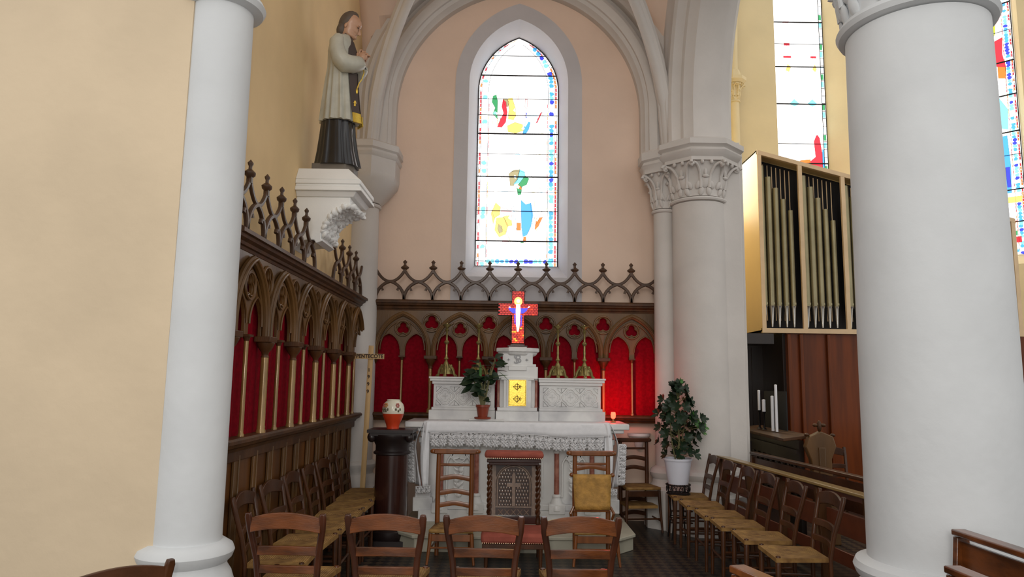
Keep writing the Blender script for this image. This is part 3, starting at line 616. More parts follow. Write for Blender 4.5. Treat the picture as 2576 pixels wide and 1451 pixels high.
# ================================================================== PANELLING
def panelling(label, loc, rz, u0_, u1_, pitch_, first, wains, crest_skip=(), crest_broken=None, cu0=None, ncr=None, rc=.019, rs=.013):
    t = thing('wall_panelling', label, 'panelling', loc, rz)
    nb = round((u1_-u0_)/pitch_)
    # red cloth
    b = B(); n = int((u1_-u0_)/.02)
    b.grid([[(u0_+(u1_-u0_)*i/n, .006*math.sin(i*.9)+.004*math.sin(i*.37), z) for i in range(n+1)] for z in (1.2, 1.5, 1.9, 2.42)])
    b.build('red_cloth', M_red, t)
    # arcade board: bottom edge made of lancets, holes for the trefoils
    poly = []; holes = []; mould = B()
    for k in range(nb):
        c = u0_+pitch_*(k+.5); hp = pitch_/2
        poly += [(c-hp, 1.88), (c-hp+.045, 1.88)]
        poly += arch_for((hp-.045-.028)/2, .19, 1.955, 8, c-(hp-.045+.028)/2)
        poly += [(c-.028, 1.9), (c-.028, 1.88), (c+.028, 1.88), (c+.028, 1.9)]
        poly += arch_for((hp-.045-.028)/2, .19, 1.955, 8, c+(hp-.045+.028)/2)
        poly += [(c+hp-.045, 1.88)]
        rings = B(); holes.append(trefoil(c, 2.205, .036, .040, 42))
        rings.tube(ring(c, 2.205, .090, -.055), .010, 6, closed=True); rings.tube([(x, -.05, z) for x, z in trefoil(c, 2.205, .038, .046, 42)], .006, 5, closed=True); rings.build('tracery_ring', M_gilt, t)
        if k: 
            rings = B(); cc = c-hp; holes.append(trefoil(cc, 2.275, .042, .047, 42)); rings.tube(ring(cc, 2.275, .105, -.055), .011, 6, closed=True)
            rings.tube([(x, -.05, z) for x, z in trefoil(cc, 2.275, .044, .053, 42)], .006, 5, closed=True); rings.build('tracery_ring', M_gilt, t)
        A = arch_for(hp-.03, .43, 1.95, 12, c)
        A = [(c-hp+.03, 1.88)]+A+[(c+hp-.03, 1.88)]
        mould.bar([(x, -.068, z) for x, z in A], .056, .04, (0, 1, 0)); mould.tube([(x, -.090, z) for x, z in A], .013, 8)
        A2 = arch_for(hp-.075, .36, 1.95, 12, c); mould.tube([(x, -.056, z) for x, z in A2], .009, 6)
        for sg in (-1, 1):
            L_ = arch_for((hp-.045-.028)/2, .19, 1.955, 8, c+sg*(hp-.045+.028)/2); mould.tube([(x, -.052, z) for x, z in L_], .007, 6)
    poly += [(u1_, 1.88), (u1_, 2.43), (u0_, 2.43)]
    # drop duplicate neighbours
    pp = [poly[0]]
    for q in poly[1:]:
        if abs(q[0]-pp[-1][0])+abs(q[1]-pp[-1][1]) > 1e-4: pp.append(q)
    shape2d('arcade_board', pp, holes, .026, M_gilt, t, bevel=.004, y=-.032)
    mould.build('arch_moulding', M_gilt, t)
    # colonnettes
    for k in range(nb+1):
        u = u0_+pitch_*k
        b = B(); b.lathe([(.034, 1.22), (.034, 1.235), (.028, 1.25), (.030, 1.262), (rc, 1.275), (rc, 1.75)], (u, -.065, 0), 14); cc = b.build('colonnette', M_shaft, t)
        b = B(); b.lathe([(.024, 1.735), (.030, 1.745), (.022, 1.755), (.026, 1.775), (.045, 1.80), (.062, 1.835), (.064, 1.845)], (u, -.065, 0), 14); b.box((u, -.065, 1.865), (.15, .115, .04)); b.build('capital', M_oak, cc, bevel=.004)
    for k in range(nb):
        u = u0_+pitch_*(k+.5)
        b = B(); b.lathe([(.022, 1.22), (.022, 1.232), (.016, 1.245), (rs, 1.255), (rs, 1.84)], (u, -.05, 0), 12); cc = b.build('slender_colonnette', M_shaft, t)
        b = B(); b.lathe([(.013, 1.83), (.017, 1.84), (.026, 1.865)], (u, -.05, 0), 12); b.box((u, -.05, 1.873), (.075, .065, .016)); b.build('capital', M_oak, cc)
    # cornice and sill: extruded profiles (y outwards negative)
    corn = [(0, 2.42), (-.05, 2.42), (-.055, 2.44), (-.07, 2.445), (-.075, 2.465), (-.10, 2.48), (-.105, 2.50), (-.125, 2.505), (-.125, 2.53), (-.10, 2.545), (0, 2.55)]
    b = B(); b.prism(corn, u0_-.02, u1_+.02, 'x'); b.build('cornice', M_oak, t, angle=25)
    sill = [(0, 1.13), (-.05, 1.13), (-.06, 1.15), (-.09, 1.165), (-.10, 1.185), (-.115, 1.19), (-.115, 1.21), (-.10, 1.222), (0, 1.222)]
    b = B(); b.prism(sill, u0_-.02, u1_+.02, 'x'); b.build('sill_moulding', M_oak, t, angle=25)
    if wains:
        b = B(); b.box(((u0_+u1_)/2, .0, .57), (u1_-u0_, .02, 1.14)); b.build('wainscot_board', M_board, t)
        u = u0_+.02
        b = B(); b.box(((u0_+u1_)/2, -.025, 1.10), (u1_-u0_, .03, .07)); b.box(((u0_+u1_)/2, -.03, .06), (u1_-u0_, .04, .12)); b.build('wainscot_rail', M_oak, t, bevel=.005)
        i = 0
        while u < u1_:
            b = B(); b.box((u, -.024, .6), (.09 if i % 2 else .05, .020, 1.0)); b.box((u+.02, -.036, .6), (.016, .014, 1.0)); b.build('batten', M_gilt, t, bevel=.004); u += pitch_/2; i += 1
    # openwork cresting
    hp = pitch_/2; z0 = 2.55; ncr = ncr or nb*2; cu0 = u0_ if cu0 is None else cu0
    def cbar(bb, pts, w_): bb.bar([(x, -.05, z) for x, z in pts], w_, .030, (0, 1, 0))
    for k in range(ncr):
        ua = cu0+hp*k; ub = ua+hp; um = (ua+ub)/2
        if k in crest_skip: continue
        b = B()
        A = arch_for(hp/2, .215, z0, 8, um); L_ = len(A)//2
        A = [(x+(um-x)*.0, z) for x, z in A]
        cbar(b, A, .036)
        for sg in (-1, 1):     # cusps
            ix = 4 if sg < 0 else len(A)-5; x, z = A[ix]; b.bar([(x, -.05, z), (x-sg*.028, -.05, z-.004), (x-sg*.036, -.05, z-.03)], [.028, .022, .030], .028, (0, 1, 0))
        U = [(um+hp/2*q, 2.765+.135*abs(q)**2.1) for q in [(-1+2*i/16) for i in range(17)]]
        if k == crest_broken: U = U[:13]
        b.bar([(x, -.051, z) for x, z in U], .034, .025, (0, 1, 0))
        nd = b.build('cresting_arch', M_crest, t)
        if k > 0 or True:
            if k == 0: continue
            if (k-1) in crest_skip: continue
            b = B(); b.box((ua, -.05, 2.90), (.030, .034, .06))
            b.lathe([(.018, 2.905), (.046, 2.925), (.05, 2.94), (.030, 2.955), (.016, 2.965), (.015, 2.985), (.024, 2.998), (.026, 3.006), (.002, 3.03)], (ua, -.05, 0), 8, sy=.75); b.build('finial', M_crest, t)
    return t
panelling('dark wooden gothic arcade panelling with red cloth on the wall behind the altar', (0, 8.50, 0), 0, -1.60, 1.80, .68, 0, False)
panelling('gilded brown gothic arcade panelling with red cloth along the left chapel wall', (-1.775, 0, 0), PI/2, 4.36, 8.32, .66, 0, True, crest_skip=(6, 7), crest_broken=5, cu0=4.24, ncr=12, rc=.027, rs=.016)

# ================================================================== ALTAR
AX = .10
b = B()
stp = [(-.86, 6.93), (1.06, 6.93), (1.23, 7.12), (1.23, 8.45), (-1.03, 8.45), (-1.03, 7.12)]
b.prism([(x*1.0, y) for x, y in stp], 0, .125, 'z')
b2 = [(x+(.02 if x > 0 else -.02), y-(.02 if y < 8 else 0)) for x, y in stp]
b.prism(b2, .125, .155, 'z'); o = b.build('altar_step', M_step, bevel=.006); tag(o, 'low pale stone step with cut corners under the altar', 'step')

t = thing('altar', 'white marble altar with red marble colonnettes and carved medallions under the cloth', 'altar', (AX, 7.55, .155))
b = B(); b.box((0, .38, .50), (1.90, .50, .74)); b.box((0, .33, .06), (2.02, .64, .12)); b.box((0, .34, .15), (1.94, .60, .06)); b.box((0, .36, .80), (1.8, .55, .08)); b.build('body', M_marble, t, bevel=.006)
b = B(); b.box((0, .32, .985), (2.34, .68, .06)); b.box((0, .33, .935), (2.24, .62, .04)); b.box((0, .34, .885), (2.02, .58, .06)); b.build('altar_slab', M_marble, t, bevel=.008)
for x in (-.97, .97):
    b = B(); b.box((x, .14, .17), (.20, .22, .14)); b.box((x, .14, .255), (.16, .18, .05)); b.build('pedestal_block', M_marble, t, bevel=.006)
for x in (-.79, -.42, .42, .79):
    b = B(); b.lathe([(.085, .12), (.085, .16), (.065, .20), (.042, .25), (.05, .265), (.035, .285)], (x, .07, 0), 14)
    b.box((x, .07, .14), (.17, .15, .10)); b.build('pedestal_block', M_marble, t, bevel=.006)
for x in (-.97, -.79, -.42, .42, .79, .97):
    b = B(); b.lathe([(.028, .28), (.026, .72)], (x, .07, 0), 16); c_ = b.build('red_colonnette', M_redmarble, t)
    b = B(); b.lathe([(.028, .70), (.038, .715), (.032, .73), (.05, .79), (.06, .80), (.06, .85)], (x, .07, 0), 14); b.build('capital', M_marble, c_)
b = B()
for cx in (-.605, 0, .605):
    w_ = .125 if cx else .27
    b.tube([(x, .10, z) for x, z in [(cx-w_, .25)]+arch_for(w_, w_*1.05, .56, 10, cx)+[(cx+w_, .25)]], .012, 6)
    b.tube(ring(cx, .66, min(w_*.55, .10), .10), .012, 6, closed=True)
    for k in range(9):
        a = PI*k/8; b.leaf((cx, .10, .64), (math.cos(a), -.1, math.sin(a)), min(w_*.75, .13), .034, 0, up=(0, -1, 0))
    for k in range(7):
        z = .26+.05*k; b.ell((cx+.03*math.sin(k*1.7), .10, z), (.03, .012, .025), 8, 5)
        for sg in (-1, 1): b.leaf((cx, .10, z), (sg, -.15, .8), .07, .03, .2, up=(0, -1, 0))
b.build('carved_medallions', M_marble, t)

# gradine and tabernacle
t = thing('altar_gradine', 'white marble shelf unit with quatrefoil panels standing on the altar behind the cloth', 'gradine', (AX, 7.98, 1.171))
b = B()
for sx in (-1, 1):
    b = B(); x0, x1 = (sx*.24, sx*.93); xc = (x0+x1)/2; wd = abs(x1-x0)
    b.box((xc+sx*.012, 0, .055), (wd+.03, .34, .11)); b.box((xc, 0, .125), (wd, .31, .03)); b.box((xc-sx*.005, .01, .26), (wd-.02, .27, .26))
    b.box((xc, 0, .405), (wd+.0, .30, .035)); b.box((xc+sx*.008, 0, .435), (wd+.03, .33, .03)); b.box((xc+sx*.012, 0, .458), (wd+.045, .35, .02)); b.build('shelf_block', M_marble, t, bevel=.005)
for sx in (-1, 1):
    for k in range(3):
        b = B()
        cx = sx*(.385+.20*k); yq = -.128
        b.tube([(x, yq, z) for x, z in trefoil(cx, .26, .043, .046, 44, 4, 0)], .009, 6, closed=True)
        b.tube([(x, yq+.002, z) for x, z in trefoil(cx, .26, .030, .030, 36, 4, 0)], .004, 5, closed=True)
        b.tube([(cx-.03, yq, .26), (cx+.03, yq, .26)], .004, 5); b.tube([(cx, yq, .23), (cx, yq, .29)], .004, 5)
        for qx in (-1, 1):
            for qz in (-1, 1):
                b.tube([(cx+qx*.098, yq, .26+qz*.10), (cx+qx*.045, yq, .26+qz*.10), (cx+qx*.098, yq, .26+qz*.045)], .006, 5, closed=True)
        b.build('quatrefoil_carving', M_marble, t)
t = thing('tabernacle', 'white marble tabernacle tower with gold door and carved monogram in the middle of the altar', 'tabernacle', (AX, 7.92, 1.171))
b = B(); b.box((0, 0, .055), (.46, .42, .11)); b.box((0, 0, .13), (.43, .40, .04)); b.box((0, 0, .30), (.30, .36, .32)); b.box((0, .04, .30), (.44, .28, .32)); b.box((0, 0, .455), (.36, .38, .03))
b.box((0, .02, .52), (.44, .36, .13)); b.box((0, -.01, .57), (.20, .34, .05)); b.box((0, .02, .655), (.33, .32, .15)); b.box((0, .02, .60), (.40, .34, .03))
abacus(b, 0, .02, [(.17, .70), (.20, .712), (.215, .73), (.215, .742), (.235, .75), (.235, .785), (.225, .792)], 1.0, .85); b.box((0, 0, .797), (.20, .18, .014))
b.build('body', M_marble, t, bevel=.006)
b = B(); b.box((0, -.184, .305), (.235, .008, .325)); b.build('door_surround', M_marble, t, bevel=.003)
b = B(); b.box((0, -.192, .305), (.19, .010, .28)); dr = b.build('door', M_gold, t, bevel=.002, )
dr['label'] = 'gold door with dark engraving'
b = B()
for z in (.37, .24):
    b.tube([(-.045, -.199, z), (-.008, -.199, z+.035), (.028, -.199, z), (-.008, -.199, z-.035)], .0028, 4, closed=True); b.tube(ring(0, z, .026, -.199, 14), .0022, 4, closed=True)
    b.tube([(-.045, -.199, z), (.052, -.199, z)], .0028, 4); b.tube([(0, -.199, z-.042), (0, -.199, z+.042)], .0028, 4); b.tube([(.035, -.199, z-.022), (.035, -.199, z+.022)], .0028, 4)
b.tube([(-.086, -.199, .174), (.086, -.199, .174), (.086, -.199, .436), (-.086, -.199, .436)], .002, 4, closed=True)
b.build('engraving', M_ink, dr)
for sx in (-1, 1):
    b = B(); b.lathe([(.018, .15), (.014, .17), (.014, .42), (.018, .44)], (sx*.205, -.12, 0), 12); b.build('red_colonnette', M_redmarble, t)
Mx = Matrix.Translation((0, -.146, .665))
M_grav = mat('grey engraved lines', (168, 168, 170), .6, var=.05)
text_mesh('monogram', 'B', .125, .003, M_grav, t, Mx @ Matrix.Translation((.008, 0, 0))); text_mesh('monogram', 'S', .15, .003, M_grav, t, Mx @ Matrix.Translation((-.012, -.002, 0)))
b = B()
for sx in (-1, 1): b.box((sx*.10, -.146, .66), (.035, .004, .006)); b.box((sx*.10, -.146, .66), (.006, .004, .03))
b.build('small_cross', M_grav, t)

# altar cloth with lace
t = thing('altar_cloth', 'white linen altar cloth with lace border hanging over the front of the altar', 'altar cloth', (AX, 7.55, 1.17))
b = B(); n = 60
def hemz(u): return -.105-.028*max(0, min(1, (u+.1)/.5))+.004*math.sin(u*9)
rows = []
xs = [-.965+1.93*i/n for i in range(n+1)]
rows.append([(x, .46, .008) for x in xs]); rows.append([(x, .02, .008) for x in xs]); rows.append([(x, -.035, .004) for x in xs]); rows.append([(x, -.05, -.012) for x in xs])
for q in (.3, .65, 1): rows.append([(x, -.052-.008*q+.006*math.sin(x*11)*q, -.012+(hemz(x)+.012)*q) for x in xs])
b.grid(rows)
# side falls, slanting outwards and folded
for sg in (-1, 1):
    rr_ = []
    m = 14
    for i in range(m+1):
        q = i/m; z = .008-.66*q
        row = []
        for j in range(9):
            v = j/8; x = sg*(.965+.0+.13*math.sin(min(q*2.2, 1)*PI/2)-.02*q+.018*math.sin(v*9+q*2)*q); y = -.05+(.30*v)*(1-.25*q)+.02*math.sin(v*14)*q
            x -= sg*.10*(1-v)*q
            row.append((x if q > 0 else sg*.965, y, z if q > 0 else .004))
        rr_.append(row)
    b.grid(rr_)
    # front corner fold
    rr_ = []
    for i in range(m+1):
        q = i/m; z = .0-.66*q; row = []
        for j in range(7):
            v = j/6; row.append((sg*(.965-.06*v+.0*q+(.03*math.sin(q*PI)+.0)*(1-v)), -.054+.012*math.sin(v*8+q*3), z))
        rr_.append(row)
    b.grid(rr_)
b.build('linen', M_linen, t, solid=.004)
rl = random.Random(21)
def lace_band(bb, P0, P1, depth, nfl, drop=(0, 0, -1), nrm=(0, -1, 0)):
    P0 = Vector(P0); P1 = Vector(P1); dv = Vector(drop); nv = Vector(nrm); ax = (P1-P0).normalized()
    Ln = (P1-P0).length; ncol = max(int(Ln/.0085), 1); cw = Ln/ncol; nrow = int(depth*.80/.0085)
    for i in range(ncol):      # openwork ground, a net with small holes
        for j in range(nrow):
            if rl.random() < (.20 if j < nrow*.7 else .30): continue
            c = P0+ax*cw*i+dv*.0085*j-nv*.002; k = len(bb.v); bb.v += [c, c+ax*cw, c+ax*cw+dv*.0085, c+dv*.0085]; bb.face((k, k+1, k+2, k+3))
    def pet(c, ang, r0_, r1_, w_):
        d = ax*math.cos(ang)+dv*math.sin(ang); sd = ax*(-math.sin(ang))+dv*math.cos(ang); rows = []
        for i in range(5):
            q = i/4; rad = r0_+(r1_-r0_)*q; ww = w_*math.sin(PI*(.12+.80*q)); rows.append([c+d*rad-sd*ww, c+d*rad+sd*ww])
        bb.grid(rows)
    for k in range(nfl):
        q = (k+.5)/nfl; c = P0.lerp(P1, q); hh = depth
        c1 = c+dv*hh*.22+nv*.001; c2 = c+dv*hh*.66+nv*.002
        wd = (P1-P0).length/nfl/2
        for l in range(7): pet(c1+nv*.0022*(l % 3), PI*l/6, .006, wd*1.02, .0095)
        for l in range(8): pet(c2+nv*(.001+.0024*(l % 2)), 2*PI*l/8+.2*(k % 2), .005, wd*.98, .0125)
        c2 = c2+nv*.006; bb.grid([[c2+(ax*math.cos(2*PI*i/8)+dv*math.sin(2*PI*i/8))*.011*s_ for i in range(8)] for s_ in (.01, 1)], closed=True)
        if k < nfl-1:
            c3 = P0.lerp(P1, (k+1)/nfl)+dv*hh*.42
            for l in range(5): pet(c3+nv*.0022*(l % 3), 2*PI*l/5, .002, wd*.62, .006)
            c4 = P0.lerp(P1, (k+1)/nfl)+dv*hh*.80
            for l in range(6): pet(c4+nv*.0022*(l % 2), 2*PI*l/6+.3, .002, wd*.55, .006)
    bb.grid([[P0+(P1-P0)*i/20+dv*s_ for i in range(21)] for s_ in (-.004, .006)])
b = B()
seg = 10
for i in range(seg):
    x0 = -.90+1.80*i/seg; x1 = -.90+1.80*(i+1)/seg
    lace_band(b, (x0, -.064, hemz(x0)), (x1, -.064, hemz(x1)), .155, 2)
for sg in (-1, 1):
    b.cur = 0
    lace_band(b, (sg*1.06, -.03, -.20), (sg*1.04, -.03, -.62), .09, 7, drop=(sg*.95, .2, 0), nrm=(0, -1, 0))
    lace_band(b, (sg*.88, -.07, -.64), (sg*1.04, -.03, -.66), .07, 3)
b.build('lace_border', M_lace, t, solid=.0015)

# stained cross on the tabernacle
t = thing('stained_glass_cross', 'backlit red stained glass cross with a white and blue figure standing on the tabernacle', 'cross', (AX, 7.93, 1.985))
t.scale = (1, 1, 1.055)
b = B(); b.box((-.003, 0, .0), (.22, .14, .012)); b.box((-.003, 0, .012), (.16, .10, .014)); b.build('foot', M_pedw, t, bevel=.003)
crossp = [(-.07, .03), (.07, .03), (.07, .325), (.225, .325), (.225, .455), (.07, .455), (.07, .585), (-.07, .585), (-.07, .455), (-.225, .455), (-.225, .325), (-.07, .325)]
b = B(); b.prism(crossp, -.006, .010, 'y'); b.build('glass_box', M_glass, t)
E_red = emit('glowing ruby glass', (190, 26, 18), .75); E_red2 = emit('glowing scarlet glass', (235, 52, 12), 1.0); E_or = emit('glowing orange glass', (255, 150, 30), 1.5)
E_w = emit('glowing white glass', (245, 240, 255), 2.4); E_b = emit('glowing blue glass', (60, 60, 235), 1.1); E_y = emit('glowing yellow glass', (255, 205, 90), 2.2)
b = B(); rnd = random.Random(3)
def inx(x, z): return (abs(x) < .068 and .03 < z < .583) or (abs(x) < .222 and .327 < z < .453)
z = .033; row = 0
while z < .58:
    wd_ = .034; x = -.222+(wd_/2 if row % 2 else 0)
    while x < .22:
        x0, x1 = max(x+.002, -.222), min(x+wd_-.002, .222)
        if not (.327 < z < .448): x0, x1 = max(x0, -.068), min(x1, .068)
        if x1-x0 > .006:
            b.cur = 0 if z > .30 else (1 if rnd.random() < .55 else (2 if rnd.random() < .45 and z < .2 else 0))
            if z > .3 and rnd.random() < .2: b.cur = 1
            b.box(((x0+x1)/2, -.009, z+.008), (x1-x0, .005, .015))
        x += wd_
    z += .0185; row += 1
b.build('red_glass_pieces', [E_red, E_red2, E_or], t)
b = B(); 
def flat(bb, pts, y0, y1): bb.prism(pts, y0, y1, 'y')
b.cur = 0; flat(b, [(-.022, .445), (.022, .445), (.026, .38), (.020, .30), (.018, .22), (.006, .155), (-.010, .155), (-.020, .22), (-.024, .32), (-.026, .38)], -.020, -.012)
b.cur = 0; flat(b, [(-.105, .412), (-.088, .405), (-.085, .414), (-.10, .420)], -.020, -.012); flat(b, [(.135, .420), (.11, .406), (.108, .414), (.12, .424)], -.020, -.012)
b.cur = 1; flat(b, [(-.11, .405), (-.03, .402), (-.028, .345), (-.06, .35), (-.095, .375)], -.018, -.012); flat(b, [(.028, .402), (.11, .405), (.095, .375), (.06, .35), (.03, .345)], -.018, -.012)
flat(b, [(-.045, .335), (-.03, .33), (-.026, .22), (-.04, .25)], -.018, -.012); flat(b, [(.03, .33), (.045, .33), (.04, .22), (.028, .20)], -.018, -.012)
b.cur = 2; b.prism([(.045*math.cos(2*PI*k/20), .475+.045*math.sin(2*PI*k/20)) for k in range(20)], -.019, -.012, 'y')
b.cur = 0; b.prism([(.018*math.cos(2*PI*k/14), .478+.018*math.sin(2*PI*k/14)) for k in range(14)], -.024, -.019, 'y')
b.build('glass_figure', [E_w, E_b, E_y], t)
b = B(); b.tube([(x, -.012, z) for x, z in crossp], .005, 6, closed=True)
b.build('lead_edge', M_iron, t)

# candlesticks
def candlestick(loc, label, group, s=1.0, rz=0):
    t = thing('candlestick', label, 'candlestick', loc, rz, group); t.scale = (s, s, s)
    b = B(); b.lathe([(.012, .17), (.016, .19), (.03, .20), (.016, .22), (.012, .25), (.016, .28), (.013, .30), (.012, .36), (.026, .375), (.03, .385), (.026, .395), (.012, .41), (.011, .50), (.02, .515), (.024, .525), (.012, .54)], (0, 0, 0), 14)
    b.build('stem', M_brass, t)
    b = B(); b.lathe([(.010, .54), (.018, .55), (.05, .575), (.055, .585), (.048, .587), (.012, .575), (.012, .60)], (0, 0, 0), 16); b.build('drip_pan', M_brass, t)
    b = B(); b.lathe([(.075, .03), (.068, .06), (.05, .09), (.036, .12), (.024, .16), (.012, .18)], (0, 0, 0), 12)
    for k in range(3):
        a = 2*PI*k/3+.5; d = Vector((math.cos(a), math.sin(a), 0))
        b.tube([d*.03+Vector((0, 0, .13)), d*.07+Vector((0, 0, .10)), d*.092+Vector((0, 0, .06)), d*.098+Vector((0, 0, .03)), d*.118+Vector((0, 0, .012))], [.014, .019, .019, .016, .018], 8)
        b.ell(d*.118+Vector((0, 0, .012)), (.022, .022, .012), 8, 5); b.ell(d*.062+Vector((0, 0, .12)), (.016, .016, .02), 8, 5)
        e = Vector((math.cos(a+PI/3), math.sin(a+PI/3), 0)); b.ell(e*.045+Vector((0, 0, .075)), (.022, .022, .028), 8, 5)
    b.build('tripod_foot', M_brass, t)
G = 'brass altar candlesticks'
zc = 1.171+.469
candlestick((AX-.80, 8.04, zc), 'brass candlestick, leftmost of the four on the altar shelf', G)
candlestick((AX-.44, 8.04, zc), 'brass candlestick rising behind the potted plant on the altar', G)
candlestick((AX+.455, 8.04, zc), 'brass candlestick nearest the tabernacle on its right side', G)
candlestick((AX+.755, 8.04, zc), 'brass candlestick, rightmost of the four on the altar shelf', G)

# potted plant on glass tray
b = B(); b.box((AX-.32, 7.60, 1.171+.010), (.37, .16, .006)); b.box((AX-.32, 7.60, 1.171+.022), (.37, .10, .012)); o = b.build('glass_tray', M_marble, bevel=.002); tag(o, 'pale glossy tray under the red plant pot on the altar', 'tray')
t = thing('potted_plant', 'dark leaved plant in a terracotta coloured pot standing on the altar cloth', 'plant', (AX-.365, 7.60, 1.171+.029))
b = B(); b.lathe([(.055, 0), (.085, .004), (.09, .02), (.082, .022), (.06, .010)], (0, 0, 0), 24); b.build('saucer', M_terra, t)
b = B(); b.lathe([(.048, .008), (.068, .125), (.074, .125), (.074, .148), (.068, .148), (.066, .13), (.0, .125)], (0, 0, 0), 24); b.build('pot', M_terra, t)
b = B(); rnd = random.Random(11)
ends = []
for k in range(16):
    a = rnd.uniform(0, 2*PI); h_ = rnd.uniform(.14, .52); sp = rnd.uniform(.02, .14)
    e = Vector((math.cos(a)*sp, math.sin(a)*sp*.8, .125+h_)); ends.append((e, a)); b.tube([(0.012*math.cos(a), .012*math.sin(a), .12), e*.5+Vector((0, 0, .08)), e], [.006, .005, .004], 6)
b.build('stems', M_stem, t)
b = B()
for e, a in ends:
    for q in range(3):
        a2 = a+rnd.uniform(-1.2, 1.2); b.leaf(e-Vector((0, 0, .05*q)), (math.cos(a2), math.sin(a2)*.8, rnd.uniform(-.5, .6)), rnd.uniform(.10, .15), rnd.uniform(.065, .09), .2, up=(rnd.uniform(-.5, .5), -.8, .7))
b.build('leaves', M_leafD, t)
b = B(); b.leaf((.06, -.03, .42), (.8, -.2, .25), .22, .085, .1); b.leaf((.16, -.03, .50), (.75, -.2, -.55), .17, .03, .1); b.leaf((-.03, -.03, .40), (.0, -.1, 1), .20, .03, 0); l_ = b.build('fresh_leaves', M_leafG, t); l_['label'] = 'brighter green leaves'
b = B()
for (x, z, dx) in ((-.16, .60, .8), (-.13, .54, .9), (.05, .62, .3), (.14, .50, .8), (.10, .55, -.5)): b.leaf((x, -.02, z), (dx, -.3, .15), .12, .07, .2)
l_ = b.build('flowers', M_leafR, t); l_['label'] = 'dark red flower bracts'
# sanctuary light
t = thing('sanctuary_light', 'small glowing red votive light at the right end of the altar', 'candle', (1.15, 7.86, 1.171))
b = B(); b.lathe([(.030, 0), (.032, .01), (.012, .015), (.012, .04)], (0, 0, 0), 16); b.build('base', M_brass, t)
b = B(); b.lathe([(.016, .04), (.026, .055), (.028, .085), (.024, .105), (.020, .11)], (0, 0, 0), 16); b.build('red_glass', emit('lit red glass', (255, 60, 40), 7.0), t)
lamp('votive_glow', 'POINT', (1.17, 7.98, 1.34), 1.6, (1.0, .03, .02), .03)
sp_ = lamp('added_cloth_spot', 'SPOT', (1.17, 7.99, 1.30), 17, (1.0, .03, .02), target=(1.30, 8.5, 1.52)); sp_.data.spot_size = R(104); sp_.data.spot_blend = .9; sp_.data.shadow_soft_size = .03  # added red spot that brightens the cloth; the votive has no reflector

# ================================================================== PEDESTAL, VASE, PENTECOST CROSS
t = thing('pedestal', 'dark mahogany fluted column pedestal carrying the vase, left of the altar', 'pedestal', (-1.15, 7.27, 0))
b = B(); b.lathe([(.165, .22), (.160, .88)], (0, 0, 0), 36); b.build('shaft', M_pedw, t)
b = B(); b.box((0, 0, .03), (.40, .40, .06)); b.lathe([(.20, .06), (.22, .10), (.22, .14), (.19, .16), (.19, .18), (.20, .20), (.17, .24)], (0, 0, 0), 32); b.build('base', M_ebony, t)
b = B(); b.lathe([(.165, .86), (.185, .87), (.185, .885), (.165, .90), (.165, .95), (.19, 1.0), (.21, 1.04), (.21, 1.06)], (0, 0, 0), 32); b.box((0, 0, 1.095), (.45, .38, .03)); b.box((0, 0, 1.065), (.40, .35, .03))
for sx in (-1, 1):
    for sy in (-1, 1): b.ell((sx*.185, sy*.13, 1.035), (.045, .05, .05), 12, 8)
b.build('capital', M_ebony, t)
t = thing('vase', 'round cream and orange red vase with painted flowers on the dark pedestal', 'vase', (-1.15, 7.25, 1.11))
b = B(); b.lathe([(.050, 0), (.062, .004), (.062, .02), (.066, .04), (.082, .08), (.099, .12), (.107, .152)], (0, 0, 0), 36); l_ = b.build('lower_body', M_vaseR, t); l_['label'] = 'orange red glazed lower half'
b = B(); b.lathe([(.107, .152), (.110, .18), (.108, .215), (.098, .245), (.078, .268), (.064, .276), (.068, .285), (.064, .29), (.056, .285), (.056, .26)], (0, 0, 0), 36); up_ = b.build('upper_body', M_vaseW, t)
b = B()
for a0_, m_ in ((-2.15, 0), (-1.0, 1), (-2.4, 1)):
    for k in range(6):
        a = a0_+.12*math.cos(k*PI/3); z = .235+.016*math.sin(k*PI/3); rad = .1085 if z < .225 else .103
        d = Vector((math.cos(a), math.sin(a), 0)); b.cur = m_; b.ell(d*rad+Vector((0, 0, z)), (.009, .009, .008), 8, 5)
    for dz, da in ((-.03, -.18), (-.045, .05), (-.03, .22)):
        a = a0_+da; b.cur = 2; b.ell(Vector((math.cos(a)*.110, math.sin(a)*.110, .225+dz)), (.010, .006, .014), 8, 5)
b.build('painted_flower', [mat('ochre flower paint', (198, 142, 84), .3), mat('rose flower paint', (196, 112, 104), .3), mat('dark leaf paint', (96, 90, 66), .3)], up_)
t = thing('wooden_cross', 'tall plain pine cross lettered PENTECOTE 1999 leaning in the left corner', 'cross', (-1.525, 7.92, 0))
b = B(); b.bar([(-.045, 0, .0), (0, 0, 1.97)], .055, .02, (0, 1, 0)); b.build('upright', M_pentw, t)
b = B(); b.box((-.01, -.018, 1.85), (.32, .016, .055)); cb = b.build('crossbar', M_pentw, t)
text_mesh('lettering', 'PENTECOTE', .058, .001, M_ink, cb, Matrix.Translation((-.008, -.028, 1.85)) @ Matrix.Diagonal((.93, 1, 1, 1)))
for ch, z in zip('1999', (1.70, 1.625, 1.545, 1.465)): text_mesh('numeral', ch, .052, .001, M_ink, t, Matrix.Translation((-.008-.045*(1-z/1.97)*.8, -.012, z)) @ Matrix.Rotation(R(-3), 4, 'Y'))

# wall bracket right of the altar
t = thing('wall_bracket', 'small white corner shelf on the cream wall right of the altar', 'shelf', (1.56, 8.55, .98))
b = B(); b.lathe([(.03, -.16), (.05, -.12), (.06, -.06), (.11, -.02), (.135, .0), (.135, .03), (.0, .03)], (0, .04, 0), 24, PI, 2*PI); b.build('shelf', M_plaster, t)

